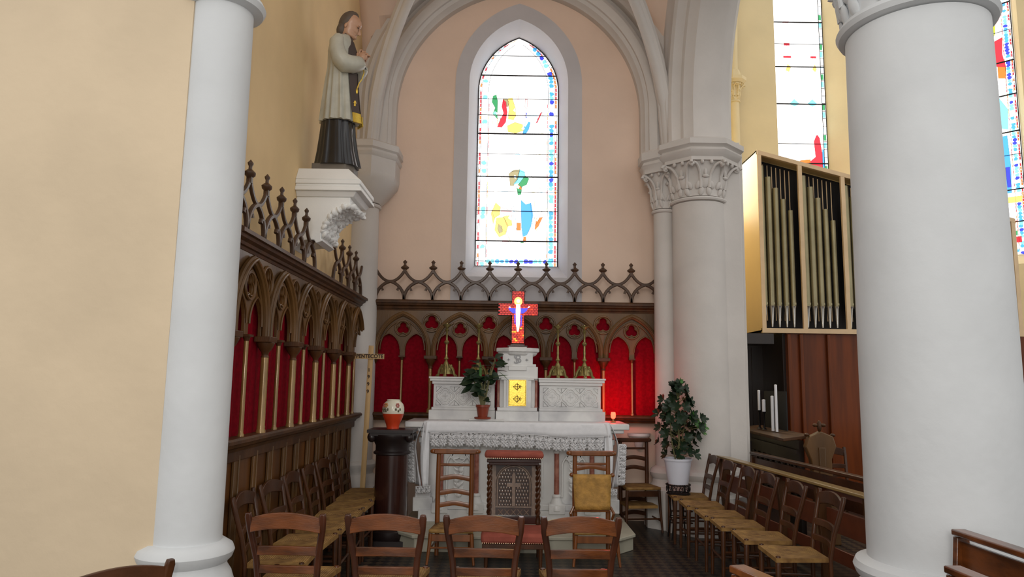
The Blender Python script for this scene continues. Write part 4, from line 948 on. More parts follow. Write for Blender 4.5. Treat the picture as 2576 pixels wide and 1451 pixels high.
# ================================================================== SHRUB
t = thing('plant_stand', 'low black wrought iron plant stand with scrolls beside the pier', 'plant stand', (1.80, 7.66, 0))
b = B()
b.tube(ring_pts := [(.125*math.cos(2*PI*k/28), .125*math.sin(2*PI*k/28), .55) for k in range(28)], .007, 6, closed=True)
b.tube([(.12*math.cos(2*PI*k/28), .12*math.sin(2*PI*k/28), .46) for k in range(28)], .006, 6, closed=True)
b.lathe([(.0, .455), (.12, .455), (.12, .46), (0, .46)], (0, 0, 0), 24)
for k in range(12):
    a = 2*PI*k/12; c = Vector((.122*math.cos(a), .122*math.sin(a), .505)); s_ = Vector((-math.sin(a), math.cos(a), 0)); b.tube([c+s_*.022*math.cos(q*2*PI/12)*(1-q/30)+Vector((0, 0, .03*math.sin(q*2*PI/12)*(1-q/30))) for q in range(14)], .0035, 5)
b.build('basket', M_iron, t)
for k in range(4):
    a = PI/4+PI/2*k; d = Vector((math.cos(a), math.sin(a), 0)); b = B(); b.tube([d*.12+Vector((0, 0, .55)), d*.12+Vector((0, 0, .45)), d*.09+Vector((0, 0, .25)), d*.13+Vector((0, 0, .0))], .007, 6); b.build('leg', M_iron, t)
b = B(); b.tube([(.09*math.cos(2*PI*k/20), .09*math.sin(2*PI*k/20), .22) for k in range(20)], .005, 5, closed=True); b.build('stretcher_ring', M_iron, t)
t = thing('potted_shrub', 'leafy green umbrella shrub in a white pot on the iron stand beside the pier', 'plant', (1.80, 7.66, .558))
b = B(); b.lathe([(.0, .0), (.105, .0), (.14, .24), (.148, .24), (.15, .262), (.142, .262), (.134, .22), (.0, .22)], (0, 0, 0), 32); b.build('pot', M_whitepot, t)
b = B(); b.lathe([(0, .235), (.135, .232)], (0, 0, 0), 24); b.build('soil', M_soil, t)
b = B(); rnd = random.Random(5); nodes = []
tr = [(0, 0, .22), (.02, 0, .45), (.0, .01, .7), (.03, 0, 1.0)]
b.tube(tr, [.012, .010, .007, .004], 6); b.tube([(.02, .02, .22), (.06, .02, .5), (.10, .0, .7)], [.008, .006, .004], 6); b.tube([(-.02, 0, .22), (-.06, .02, .45), (-.08, .0, .75)], [.008, .006, .004], 6)
def wid(z): return .20*(1-((z-.55)/.55)**2)**.5 if z < .78 else .20*max(.12, 1-(z-.78)/.28*.9)*.72
for k in range(86):
    z = .30+.72*(k/85)+rnd.uniform(-.03, .03); a = rnd.uniform(0, 2*PI); wv = wid(z)*rnd.choice([.35, .7, .95, 1.15])*(1 if rnd.random() < .85 else 1.3)
    st = Vector((.01, 0, max(z-.07, .25))); e = Vector((.01+wv*math.cos(a), wv*.9*math.sin(a), z)); b.tube([st, (st+e)/2+Vector((0, 0, .01)), e], .0025, 5); nodes.append(e)
nodes += [Vector((.03, 0, 1.04))]
b.build('branches', M_stem, t)
def whorl(bb, c, s_, n_=8):
    out = Vector((c.x, c.y, 0)); 
    for l in range(n_):
        a = 2*PI*l/n_+rnd.uniform(-.2, .2); o1 = (out.normalized() if out.length > .03 else Vector((0, -.3, 1)).normalized())*.8+Vector((0, -.35, .35)); o1.normalize(); u1 = o1.orthogonal().normalized(); v1 = o1.cross(u1)
        d = u1*math.cos(a)+v1*math.sin(a)+o1*.35; bb.leaf(c, d, s_*rnd.uniform(.75, 1.1), s_*.46, -.15, up=tuple(o1), seg=7, ob=True)
b = B()
for c in nodes: whorl(b, c, .075)
b.build('leaves', M_leafD, t)
b = B()
for c in (Vector((.17, -.08, .62)), Vector((.22, -.06, .56)), Vector((.13, -.12, .66)), Vector((.25, -.05, .60))): whorl(b, c, .085)
for c in (Vector((.035, -.02, 1.06)),): whorl(b, c, .05, 6)
l_ = b.build('fresh_leaves', M_leafG, t); l_['label'] = 'brighter green young leaves'

# ================================================================== CHAIRS
def chair(name, label, wood, loc, rz, group, post=None, hgt=.85, seatw=.40, topw=.43):
    """rush seated chair; local +y is the way it faces"""
    post = post or wood; t = thing(name, label, 'chair', loc, rz, group)
    yb, yf, zs = -.17, .19, .45; wb = seatw/2-.035; wt = topw/2-.005
    for sg in (-1, 1):
        b = B(); b.bar([(sg*wb, yb-.03, 0), (sg*wb, yb, .25), (sg*wb, yb, zs), (sg*(wb+.012), yb-.025, .60), (sg*(wt-.006), yb-.065, .76), (sg*wt, yb-.085, hgt-.02), (sg*wt, yb-.088, hgt)], [.032, .034, .036, .036, .038, .040, .030], .026, (0, 1, 0))
        b.build('back_post', post, t, bevel=.003)
        b = B(); b.tube([(sg*(seatw/2-.01), yf, 0), (sg*(seatw/2-.012), yf-.005, .2), (sg*(seatw/2-.015), yf-.01, .44), (sg*(seatw/2-.015), yf-.01, .465)], [.013, .017, .020, .015], 10); b.build('leg', wood, t)
        b = B()
        for z in (.14, .26): b.tube([(sg*(seatw/2-.012), yf-.005, z), (sg*wb, yb-.01, z)], .009, 6)
        b.build('side_stretcher', wood, t)
    b = B(); b.tube([(-(seatw/2-.01), yf-.005, .20), (seatw/2-.01, yf-.005, .20)], .010, 8); b.tube([(-wb, yb-.01, .18), (wb, yb-.01, .18)], .010, 8); b.build('stretcher', wood, t)
    # rails: crest with arched top, two slats
    def rail(za, zb_, wx, y0, arch, dip, nm, dy=.02):
        b = B(); n = 12; rows = []
        for i in range(n+1):
            u = -1+2*i/n; x = u*wx; yy = y0-dy*(1-u*u); top = zb_+arch*(1-u*u)-(.0); bot = za+dip*(1-u*u)
            rows.append([(x, yy-.009, bot), (x, yy+.009, bot), (x, yy+.009, top), (x, yy-.009, top)])
        b.grid(rows, True, True); b.build(nm, wood, t, bevel=.003)
    rail(hgt-.108, hgt-.028, wt-.012, yb-.075, .034, .026, 'top_rail')
    rail(.610, .660, wb+.008, yb-.030, .006, .008, 'back_slat')
    rail(.508, .552, wb+.002, yb-.010, .004, .006, 'back_slat')
    b = B(); n = 10; rows = []
    for j in range(n+1):
        v = j/n; y = yb+.01+(yf-yb)*v; hw_ = (wb+.005)+(seatw/2-wb+.003)*v; row = []
        for i in range(n+1):
            u = -1+2*i/n; m_ = max(abs(u), abs(2*v-1)); row.append((u*hw_, y, zs+.012-.012*(1-m_)+(-.006 if m_ > .95 else 0)))
        rows.append(row)
    b.grid(rows); base = len(b.v)
    rim = [rows[0][i] for i in range(n+1)]+[rows[j][n] for j in range(1, n+1)]+[rows[n][i] for i in range(n-1, -1, -1)]+[rows[j][0] for j in range(n-1, 0, -1)]
    b.grid([rim, [(x, y, zs-.022) for x, y, z in rim]], closed=True); b.v += [(x, y, zs-.022) for x, y, z in rim]; b.face(range(len(b.v)-len(rim), len(b.v)))
    b.build('rush_seat', M_rush, t)
    return t
G1 = 'walnut chairs in the front row seen from behind'
lab1 = ['brown walnut chair seen from behind, leftmost of the front row of four', 'brown walnut chair seen from behind, second from the left in the front row', 'brown walnut chair seen from behind, in front of the left side of the red kneeler', 'brown walnut chair seen from behind, rightmost of the front row of four']
ch0 = chair('rush_chair', lab1[0], M_chair, (-1.225, 4.37, 0), R(-2), G1, M_chairP)
for x, r_, l_ in ((-.675, 0, lab1[1]), (-.118, -1.5, lab1[2]), (.417, 1, lab1[3])): dup(ch0, (x, 4.37, 0), R(r_), l_, G1)
G2 = 'rush chairs along the left panelling'
chL = None
names = ['nearest the viewer', 'second nearest the viewer', 'third from the viewer', 'middle one of the seven', 'fifth from the viewer', 'second from the far end', 'farthest one, beside the dark pedestal']
for i, y in enumerate((4.78, 5.30, 5.80, 6.28, 6.74, 7.17, 7.58)):
    lab = 'brown rush chair against the left panelling, ' + names[i]
    a = R(-90+[3, -2, 2, 4, -1, 2, 0][i])
    if chL is None: chL = chair('rush_chair', lab, M_chairD, (-1.455, y, 0), a, G2, hgt=.86)
    else: dup(chL, (-1.455-(.03 if i > 4 else 0), y, 0), a, lab, G2)
G3 = 'rush chairs in the right hand row'
names = ['farthest one, beside the potted shrub', 'second from the far end', 'third from the far end', 'third nearest the viewer', 'second nearest the viewer', 'nearest the viewer']
for i, (x, y) in enumerate(((1.90, 7.58), (1.90, 7.05), (1.925, 6.55), (1.94, 6.10), (1.975, 5.63), (2.01, 5.11))):
    dup(chL, (x, y, 0), R(90+[-4, -3, -2, -3, -4, -3][i]), 'dark rush chair of the right hand row, ' + names[i], G3)
dup(chL, (-1.70, 3.04, 0), R(49), 'brown chair top just visible at the bottom left in front of the beige wall', 'single chairs')

chM = dup(chL, (3.98, 8.55, 0), R(-165), 'dark reddish chair in the shadowed choir against the mahogany panel', 'choir chairs')

# prie-dieu chairs
def ladder(name, label, wood, loc, rz, h=.95, seat_z=.27, post=.155, tops=.45, flip=False, rails=(.815, .69, .56, .45), posts_r=.023):
    t = thing(name, label, 'kneeling chair', loc, rz)
    for sg in (-1, 1):
        b = B(); b.tube([(sg*post, 0, 0), (sg*post, 0, .3), (sg*(post+.002), -.0, .6), (sg*post, 0, h-.03)], [posts_r*.85, posts_r, posts_r, posts_r*.9], 12); b.build('back_post', wood, t)
        b = B(); b.tube([(sg*(post+.05), -.36, 0), (sg*(post+.035), -.34, seat_z*.5), (sg*(post+.025), -.33, seat_z-.01)], [.011, .016, .019], 10); b.tube([(sg*(post+.035), -.34, .12), (sg*post, 0, .14)], .009, 6); b.build('leg', wood, t)
    b = B(); b.box((0, 0, h-.012), (tops-.05, .08, .046)); b.ell((-(tops/2-.02), 0, h-.012), (.035, .04, .024), 12, 6); b.ell(((tops/2-.02), 0, h-.012), (.035, .04, .024), 12, 6); b.build('arm_rest', wood, t, bevel=.010)
    for i, z in enumerate(rails):
        b = B(); n = 16
        if i == 0: b.bar([(-post, 0, z), (post, 0, z)], .024, .02, (0, 1, 0))
        else: b.bar([(post*(-1+2*k/n), 0, z+.022*math.exp(-((k-n/2)/3.0)**2)-.004*math.cos(k/n*4*PI)) for k in range(n+1)], .044, .013, (0, 1, 0))
        b.build('ladder_slat', wood, t, bevel=.002)
    b = B(); b.tube([(-(post+.035), -.34, .14), (post+.035, -.34, .14)], .009, 6); b.build('stretcher', wood, t)
    b = B(); b.box((0, -.335, seat_z-.045), (2*post+.03, .02, .06)); b.build('seat_rail', wood, t, bevel=.003)
    b = B(); b.box((0, 0, seat_z-.03), (2*post, .02, .05)); b.build('seat_rail', wood, t, bevel=.003)
    b = B(); n = 8; rows = []
    for j in range(n+1):
        v = j/n; y = .0-.35*v; hw_ = post+.005+.035*v; rows.append([(hw_*(-1+2*i/n), y, seat_z+.010-.012*(1-max(abs(-1+2*i/n), abs(2*v-1)))) for i in range(n+1)])
    b.grid(rows); b.build('rush_seat', M_rush, t, solid=.03)
    if flip:
        b = B(); w_ = .172; z0_, z1_ = .435, .75; rows = []
        for j in range(n+1):
            v = j/n; hw_ = w_-.010+.018*v; rows.append([(hw_*(-1+2*i/n), -.05-.02*(1-v)+.01*(1-max(abs(-1+2*i/n), abs(2*v-1))), z0_+(z1_-z0_)*v) for i in range(n+1)])
        b.grid(rows); o = b.build('raised_rush_seat', M_rush2, t, solid=.03)
        b = B(); b.tube([(-.17, -.05, .425), (.17, -.05, .425)], .014, 8); b.build('seat_rail', wood, t)
        for sg in (-1, 1):
            b = B(); b.ell((sg*.19, -.05, .745), (.022, .02, .02), 10, 6); b.tube([(sg*.17, -.05, .46), (sg*.20, -.06, .40), (sg*.19, -.02, .34)], [.010, .014, .012], 8); b.build('seat_hinge', wood, t)
    return t
M_rush2 = mat('golden straw', (176, 132, 62), .65, var=.22, scale=16, bump=.5, bscale=60, stretch=(1, 1, 1))
ladder('prie_dieu_chair', 'honey coloured kneeling chair with tall ladder back, left of the red kneeler', M_honey, (-.485, 6.83, 0), 0)
ladder('prie_dieu_chair', 'kneeling chair with raised golden straw seat, right of the red kneeler', M_honey, (.792, 6.83, 0), R(1), h=.95, flip=True, rails=(.84, .80), post=.155)
t = ladder('prie_dieu_chair', 'dark ladder backed kneeling chair standing against the cream wall right of the altar', M_chairD, (1.44, 8.28, 0), R(8), h=.965, seat_z=.45, post=.155, tops=.40, rails=(.86, .745, .635, .29, .14))
b = B(); b.box((0, -.17, .265), (.33, .33, .03)); b.build('lower_rush_shelf', M_rush, t)

# upholstered prie-dieu
M_carv = mat('carved waxed wood', (58, 38, 32), .3, var=.3, scale=20, coat=.5)
M_carvl = mat('carving highlight tone', (132, 112, 98), .3, var=.2, scale=30, coat=.4)  # paler colour paints in the highlights and sheen of the raised carving
t = thing('upholstered_kneeler', 'carved dark kneeler with red velvet pads and a cross panel in front of the altar', 'kneeler', (.065, 6.80, 0))
b = B(); b.box((0, -.03, .925), (.545, .20, .060)); b.build('arm_pad', M_velvet, t, bevel=.024)
b = B(); 
for i in range(30): b.ell((-.258+.516*i/29, -.134, .897), (.0048, .004, .0048), 6, 4)
for i in range(30): b.ell((-.268+.536*i/29, -.452, .215), (.0052, .004, .0052), 6, 4)
b.build('brass_nails', M_nail, t)
b = B(); b.box((0, -.02, .87), (.50, .17, .03)); b.box((0, -.02, .845), (.46, .15, .03)); b.build('frame_rail', M_pedw, t, bevel=.006)
b = B(); b.box((0, 0, .335), (.50, .10, .07)); b.build('frame_rail', M_pedw, t, bevel=.006)
for sg in (-1, 1):
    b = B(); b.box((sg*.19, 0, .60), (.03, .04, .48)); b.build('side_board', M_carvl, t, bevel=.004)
for sg in (-1, 1):
    b = B(); n = 90
    for ph in (0, PI): b.tube([(sg*.225+.011*math.cos(ph+z_*62), -.04+.011*math.sin(ph+z_*62), z_) for z_ in [.37+.44*i/n for i in range(n+1)]], .014, 7)
    b.lathe([(.024, .30), (.026, .33), (.018, .36), (.022, .37)], (sg*.225, -.04, 0), 12); b.lathe([(.020, .80), (.025, .82), (.022, .835)], (sg*.225, -.04, 0), 12); b.build('twisted_column', M_chairD, t)
    b = B(); b.tube([(sg*.235, -.42, 0), (sg*.235, -.42, .17)], [.014, .02], 10); b.build('leg', M_chairD, t)
    b = B(); b.tube([(sg*.235, 0, 0), (sg*.235, 0, .30)], [.018, .022], 10); b.build('leg', M_chairD, t)
b = B(); b.box((0, .0, .59), (.36, .03, .49)); bd = b.build('carved_panel', M_carv, t, bevel=.003)
b = B()
for i in range(-6, 7):
    for j in range(11):
        x = i*.026+(.013 if j % 2 else 0); z = .465+j*.031
        if abs(x) > .14 or (x/.145)**2+(max(z-.66, 0)/.15)**2 > 1: continue
        if abs(x) < .018 and z < .75: continue
        if abs(z-.645) < .016 and abs(x) < .07: continue
        b.ell((x, -.018, z), (.0095, .012, .014), 6, 4)
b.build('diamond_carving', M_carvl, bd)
b = B(); b.tube([(x, -.018, z) for x, z in [(-.152, .45)]+arch_pts(.152, .001, .66, 14)+[(.152, .45)]], .008, 6); b.tube([(x, -.018, z) for x, z in arch_pts(.168, .001, .66, 14)], .006, 6)
b.box((0, -.016, .447), (.33, .012, .010)); b.box((-.172, -.016, .60), (.010, .012, .46)); b.box((.172, -.016, .60), (.010, .012, .46))
for k in range(5): 
    x = -.12+.06*k; b.tube([(x-.022, -.018, .375), (x+.022, -.018, .425)], .004, 5); b.tube([(x+.022, -.018, .375), (x-.022, -.018, .425)], .004, 5)
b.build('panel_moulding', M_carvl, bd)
b = B(); cr = [(-.016, .455), (.016, .455), (.016, .628), (.066, .628), (.066, .662), (.016, .662), (.016, .74), (0, .765), (-.016, .74), (-.016, .662), (-.066, .662), (-.066, .628), (-.016, .628)]
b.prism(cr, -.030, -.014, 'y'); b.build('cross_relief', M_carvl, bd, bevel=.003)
b = B(); b.box((0, -.23, .25), (.565, .44, .09)); b.build('knee_pad', M_velvet, t, bevel=.028)
b = B(); b.box((0, -.24, .185), (.54, .40, .04)); b.build('seat_frame', M_chairD, t, bevel=.004)

# ================================================================== STATUE AND CORBEL
t = thing('wall_corbel', 'white plaster corbel with carved leaves on the left wall carrying the statue', 'corbel', (-1.87, 6.0, 0))
def slab(bb, x1, y0, y1, z0, z1, x1b=None, y0b=None, y1b=None, ch=.0):
    x1b = x1 if x1b is None else x1b; y0b = y0 if y0b is None else y0b; y1b = y1 if y1b is None else y1b
    bb.grid([[(0, y0, z0), (x1, y0, z0), (x1, y1, z0), (0, y1, z0)], [(0, y0b, z1), (x1b, y0b, z1), (x1b, y1b, z1), (0, y1b, z1)]], closed=True, caps=True)
b = B()
slab(b, .565, 0, .62, 3.275, 3.315); slab(b, .555, .01, .61, 3.255, 3.277); slab(b, .575, -.005, .625, 3.215, 3.255, .565, .0, .62); slab(b, .50, .05, .56, 3.17, 3.215, .53, .02, .60)
slab(b, .56, .0, .62, 3.315, 3.43, .44, .07, .50)
prof = [(0, 3.17), (.47, 3.17), (.47, 3.10)]
prof += [(.47-.24*math.sin(q*PI/2)-.0, 3.10-.25*(1-math.cos(q*PI/2))) for q in [i/8 for i in range(1, 9)]]
prof += [(.23, 2.80), (.245, 2.785), (.19, 2.76), (.17, 2.79), (.12, 2.79), (.06, 2.78), (0, 2.70)]
b.prism(prof, .06, .50, 'y'); b.build('body', M_plaster, t, bevel=.006)
b = B(); rnd = random.Random(2)
for i in range(13):
    q = i/12; cx = .47-.24*math.sin(q*PI/2); cz = 3.10-.25*(1-math.cos(q*PI/2)); nx, nz = math.sin(q*PI/2*.9+.2)*.8, -math.cos(q*PI/2)*.9
    for j in range(6):
        y = .08+.40*j/5+rnd.uniform(-.02, .02); d = Vector((rnd.uniform(-.4, .9)+.2, rnd.uniform(-.5, .5), rnd.uniform(-.9, .3)))
        b.ell((cx+.012+rnd.uniform(-.008, .012), y, cz-.008), (.030, .036, .018), 10, 6, Matrix.Rotation(rnd.uniform(0, 3), 3, 'Y') @ Matrix.Rotation(rnd.uniform(-.6, .6), 3, 'X'))
        b.leaf((cx-.0, y, cz), d, .055, .05, .6, up=(rnd.uniform(-.3, 1), -.6, -.4))
b.build('carved_leaves', M_plaster, t, solid=.008)

SX, SY, SZ = -1.61, 6.27, 3.43
t = thing('priest_statue', 'painted statue of an elderly priest in white alb and black cassock on the corbel', 'statue', (SX, SY, SZ))
def loft(bb, rings_, n=48, folds=0, famp=0.0, seed=1):
    rnd = random.Random(seed); phs = [rnd.uniform(0, 6) for _ in range(6)]; rows = []
    for (z, cx, cy, rx, ry, fa) in rings_:
        row = []
        for k in range(n):
            a = 2*PI*k/n
            f_ = 1+fa*(math.sin(folds*a+phs[0])*.6+math.sin((folds*1.7//1)*a+phs[1]+z)*.4)
            row.append((cx+rx*f_*math.cos(a), cy+ry*f_*math.sin(a), z))
        rows.append(row)
    bb.grid(rows, True, True)
b = B(); b.prism([(-.17, -.12), (.13, -.12), (.19, -.04), (.19, .14), (-.17, .14)], 0, .075, 'z'); b.build('plinth', M_plinth, t, bevel=.006)
b = B(); loft(b, [(.07, .03, 0, .205, .16, .07), (.10, .03, 0, .195, .155, .08), (.2, .025, 0, .175, .14, .09), (.35, .02, 0, .155, .13, .09), (.52, .02, 0, .145, .125, .05), (.6, .02, 0, .14, .12, .03)], 72, 9, seed=4)
b.build('cassock', M_cass, t, angle=60)
b = B(); loft(b, [(.485, .03, 0, .172, .150, .12), (.52, .03, 0, .168, .148, .12), (.70, .025, 0, .150, .135, .11), (.88, .02, 0, .130, .125, .08), (1.0, .018, 0, .115, .125, .05), (1.08, .015, 0, .112, .135, .03), (1.16, .012, 0, .112, .150, .0), (1.22, .018, 0, .108, .155, 0), (1.27, .03, 0, .092, .14, 0), (1.305, .04, 0, .068, .10, 0), (1.325, .05, 0, .05, .06, 0)], 84, 14, seed=8)
al = b.build('alb', M_alb, t, angle=60)
head_parts = []
b = B()
for sg in (-1, 1):   # sleeves: upper arm, elbow, forearm reaching forward
    b.tube([(.02, sg*.115, 1.255), (.01, sg*.155, 1.20), (.02, sg*.165, 1.12), (.05, sg*.165, 1.04), (.09, sg*.15, 1.0), (.15, sg*.10, 1.01), (.20, sg*.05, 1.04), (.222, sg*.035, 1.055)], [.05, .064, .072, .080, .086, .080, .070, .056], 16)
b.build('sleeves', M_alb, t, angle=60)
# hood / head / neck
b = B()
HX = .085
prof_ = [  # z, back x, front x, half width
 (1.30, -.01, .075, .040), (1.33, -.005, .085, .042), (1.345, -.01, .115, .046), (1.355, -.015, .140, .052), (1.365, -.02, .150, .055), (1.378, -.025, .150, .058), (1.388, -.028, .146, .060), (1.395, -.03, .153, .061), (1.402, -.03, .147, .062), (1.410, -.032, .154, .063), (1.420, -.034, .158, .064), (1.432, -.035, .158, .066), (1.445, -.037, .155, .068), (1.458, -.038, .150, .069), (1.470, -.039, .158, .070), (1.490, -.039, .163, .071), (1.515, -.036, .160, .070), (1.54, -.027, .148, .064), (1.56, -.008, .125, .052), (1.575, .02, .095, .032), (1.582, .045, .07, .012)]
rows = []
for z, xb, xf, hw_ in prof_:
    row = []
    for k in range(32):
        a = 2*PI*k/32; c_ = math.cos(a); xm = (xb+xf)/2; rx = (xf-xb)/2
        row.append((xm+rx*(abs(c_)**.9)*(1 if c_ > 0 else -1), hw_*math.sin(a)*(1-.12*max(c_, 0)), z+(-.02*max(c_, 0) if z > 1.35 else 0)))
    rows.append(row)
b.grid(rows, True, True)
b.grid([[(.150, -.010, 1.447), (.158, 0, 1.450), (.150, .010, 1.447)], [(.158, -.012, 1.425), (.172, 0, 1.425), (.158, .012, 1.425)], [(.158, -.015, 1.398), (.188, 0, 1.398), (.158, .015, 1.398)], [(.150, -.012, 1.388), (.172, 0, 1.386), (.150, .012, 1.388)]])   # nose
for sg in (-1, 1):
    b.ell((.045, sg*.069, 1.42), (.014, .008, .024), 10, 6); b.ell((.141, sg*.030, 1.452), (.016, .014, .006), 10, 6); b.ell((.150, sg*.026, 1.462), (.012, .016, .005), 8, 5)
b.ell((.143, 0, 1.352), (.016, .02, .012), 10, 6)
NK = Vector((.03, 0, 1.33)); T_ = Matrix.Translation(NK+Vector((-.006, 0, -.005))) @ Matrix.Rotation(R(17), 4, 'Y') @ Matrix.Translation(-NK)
b.v = [tuple(T_ @ Vector(p)) for p in b.v]
hd = b.build('head', M_skin, t, angle=70)
b = B()
for sg in (-1, 1): b.ell((.151, sg*.033, 1.441), (.008, .010, .004), 8, 5)
b.v = [tuple(T_ @ Vector(p)) for p in b.v]
b.build('eyes', M_stole, hd)
b = B()
rows = []
for i in range(17):
    th = -PI/2+PI*i/16; row = []
    for k in range(36):
        a = 2*PI*k/36; p = Vector((.052+.103*math.cos(th)*math.cos(a), .079*math.cos(th)*math.sin(a), 1.470+.124*math.sin(th)))
        edge = (p.x-.068)*1.0+(1.53-p.z)*.60          # hairline slants from the crown down behind the ear
        k_ = 1.0+.012*math.sin(k*2.6+i*.4) if edge < 0 else 1.0-min(edge*4, .22)
        row.append(tuple(Vector((.052, 0, 1.470))+(p-Vector((.052, 0, 1.470)))*k_))
    rows.append(row)
b.grid(rows, True, True)
b.ell((.010, 0, 1.395), (.058, .070, .080), 16, 10)
b.v = [tuple(T_ @ Vector(p)) for p in b.v]
b.build('hair', M_hair, hd, angle=70)
# joined hands with fingers
hb = B()
for sg in (-1, 1):
    hb.ell((.258, sg*.016, 1.085), (.038, .014, .030), 12, 8, Matrix.Rotation(R(-40), 3, 'Y'))
    hb.tube([(.215, sg*.032, 1.05), (.235, sg*.022, 1.068), (.25, sg*.016, 1.08)], [.022, .019, .018], 10)
    for f_ in range(4):
        o_ = Vector((.262+.012*f_*.6, sg*.012, 1.12-.017*f_)); tip = o_+Vector((.034-.004*abs(f_-1), -sg*.012, .012-.006*f_)); mid = (o_+tip)/2+Vector((.0, sg*.008, .010))
        hb.tube([o_-Vector((.02, 0, .01)), o_, mid, tip], [.008, .0085, .0078, .006], 8)
    hb.tube([(.235, sg*.016, 1.105), (.245, sg*.010, 1.125), (.262, sg*.004, 1.135)], [.009, .0085, .0065], 8)
W_ = Vector((.215, 0, 1.045)); T2 = Matrix.Translation(W_+Vector((-.012, 0, .0))) @ Matrix.Rotation(R(-38), 4, 'Y') @ Matrix.Diagonal((1.3, 1.35, 1.3, 1)) @ Matrix.Translation(-W_)
hb.v = [tuple(T2 @ Vector(p)) for p in hb.v]
hb.build('hands', M_skin, t, angle=70)
b = B(); b.lathe([(.034, .0), (.034, .012)], (.217, -.035, 1.025), 12); b.lathe([(.034, .0), (.034, .012)], (.217, .035, 1.025), 12); b.build('cuffs', M_cass, t)
# stole with gold fringe, collar
for sg in (-1, 1):
    b = B(); b.bar([(.045, sg*.065, 1.315), (.095, sg*.06, 1.27), (.128, sg*.055, 1.18), (.14, sg*.05, 1.05), (.155, sg*.055, .85), (.182, sg*.062, .62), (.204, sg*.065, .50)], .085, .012, (.75, sg*.66, 0)); st_ = b.build('stole', M_stole, t, solid=0)
    b = B(); b.bar([(.198, sg*.064, .56), (.210, sg*.067, .47)], .092, .016, (.75, sg*.66, 0)); b.build('gold_fringe', M_gold, st_)
    b = B(); b.box((.182, sg*.072, .655), (.022, .022, .008)); b.box((.182, sg*.072, .65), (.014, .014, .05)); b.build('gold_cross', M_gold, st_)
b = B(); b.tube([(.225, -.02, 1.03), (.24, -.02, .97), (.225, -.03, .90), (.20, -.03, .86), (.185, -.04, .80)], .005, 6); b.ell((.185, -.04, .78), (.012, .01, .03), 8, 6); b.build('cord', M_gold, t)
b = B(); b.tube([(.035+.05*math.cos(2*PI*k/20), .055*math.sin(2*PI*k/20), 1.318+.014*math.cos(2*PI*k/20)*-1) for k in range(20)], .010, 8, closed=True); b.build('collar', M_cass, t)

# ================================================================== CHOIR ORGAN AND FURNITURE
OY = 9.80
t = thing('pipe_organ', 'cream cased pipe organ with sloping top above the mahogany panels in the choir', 'organ', (0, OY, 0))
X0, X1, ZB = 3.50, 7.12, 2.33
def ztop(x): return 4.92-.262*(x-X0)
b = B()
b.prism([(X0, ZB), (X0+.02, ZB), (X0+.02, ztop(X0)), (X0, ztop(X0))], 0, 1.0, 'y')
b.build('side_panel', M_case, t)
b = B(); b.prism([(X0, ztop(X0)-.02), (X1, ztop(X1)-.02), (X1, ztop(X1)), (X0, ztop(X0))], -.0, 1.0, 'y'); b.prism([(X0, ZB), (X1, ZB), (X1, ZB+.02), (X0, ZB+.02)], 0, 1.0, 'y'); b.box((X1-.01, .5, 3.1), (.02, 1.0, 1.55)); b.build('case', M_case, t)
b = B(); b.prism([(X0+.02, ZB+.02), (X1-.02, ZB+.02), (X1-.02, ztop(X1)-.03), (X0+.02, ztop(X0)-.03)], .30, .32, 'y'); b.build('dark_interior', M_black, t)
nb = 6; bw = (X1-X0)/nb
b = B()
for k in range(nb+1):
    x = X0+bw*k; x = min(max(x, X0+.03), X1-.03); b.prism([(x-.028, ZB+.01), (x+.028, ZB+.01), (x+.028, ztop(x)-.02), (x-.028, ztop(x)-.02)], -.012, .03, 'y')
b.prism([(X0, ztop(X0)-.06), (X1, ztop(X1)-.06), (X1, ztop(X1)), (X0, ztop(X0))], -.014, .03, 'y'); b.prism([(X0, ZB-.02), (X1, ZB-.02), (X1, ZB+.045), (X0, ZB+.045)], -.014, .03, 'y'); b.build('front_frame', M_caset, t)
for k in range(nb):
    for j in range(5):
        x = X0+bw*k+.085+(bw-.13)/4.6*j; zt = ztop(x)-.18-.135*j+.02*k; r_ = .049-.003*j
        b = B(); b.lathe([(.012, 2.40), (.018, 2.46), (r_*.75, 2.66), (r_, 2.70)], (x, .12, 0), 14); b.cur = 1
        b.lathe([(r_, 2.70), (r_, zt), (r_-.004, zt), (r_-.004, zt-.05)], (x, .12, 0), 18); b.cur = 1; b.box((x, .12-r_, 2.73), (r_*1.2, .006, .03))
        b.build('organ_pipe', [M_pipeb, M_pipe], t)
    for j in range(8):
        x = X0+bw*k+.07+(bw-.10)/8*(j+.4); b = B(); b.tube([(x, .22, 2.5), (x, .22, ztop(x)-.10)], .007, 6); b.build('thin_rod', M_caset, t)
# mahogany chest below, dark recess at its left
t = thing('organ_chest', 'mahogany panelled organ chest below the cream pipe case', 'cabinet', (0, OY, 0))
b = B(); b.box((5.55, .45, 1.155), (3.4, .8, 2.31)); b.build('chest', M_mahog, t)
b = B()
for x in (3.87, 4.04, 4.42, 5.05, 5.7, 6.35, 7.0): b.box((x, .03, 1.15), (.05, .06, 2.3))
b.build('stile', M_mahog, t, bevel=.01)
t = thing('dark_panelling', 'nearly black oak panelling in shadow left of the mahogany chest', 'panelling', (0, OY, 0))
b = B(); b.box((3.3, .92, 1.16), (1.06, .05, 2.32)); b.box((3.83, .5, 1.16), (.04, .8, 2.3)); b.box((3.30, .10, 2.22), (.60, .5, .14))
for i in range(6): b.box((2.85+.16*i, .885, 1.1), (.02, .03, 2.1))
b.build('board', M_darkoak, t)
t = thing('choir_stall_desk', 'long dark choir stall desk with sloping ledge in the shadow behind the pews', 'stall', (3.10, 8.52, 0), R(-93))
b = B(); b.box((0, 0, 1.045), (1.80, .30, .035), Matrix.Rotation(R(8), 3, 'X')); b.build('ledge', M_oak, t, bevel=.006)
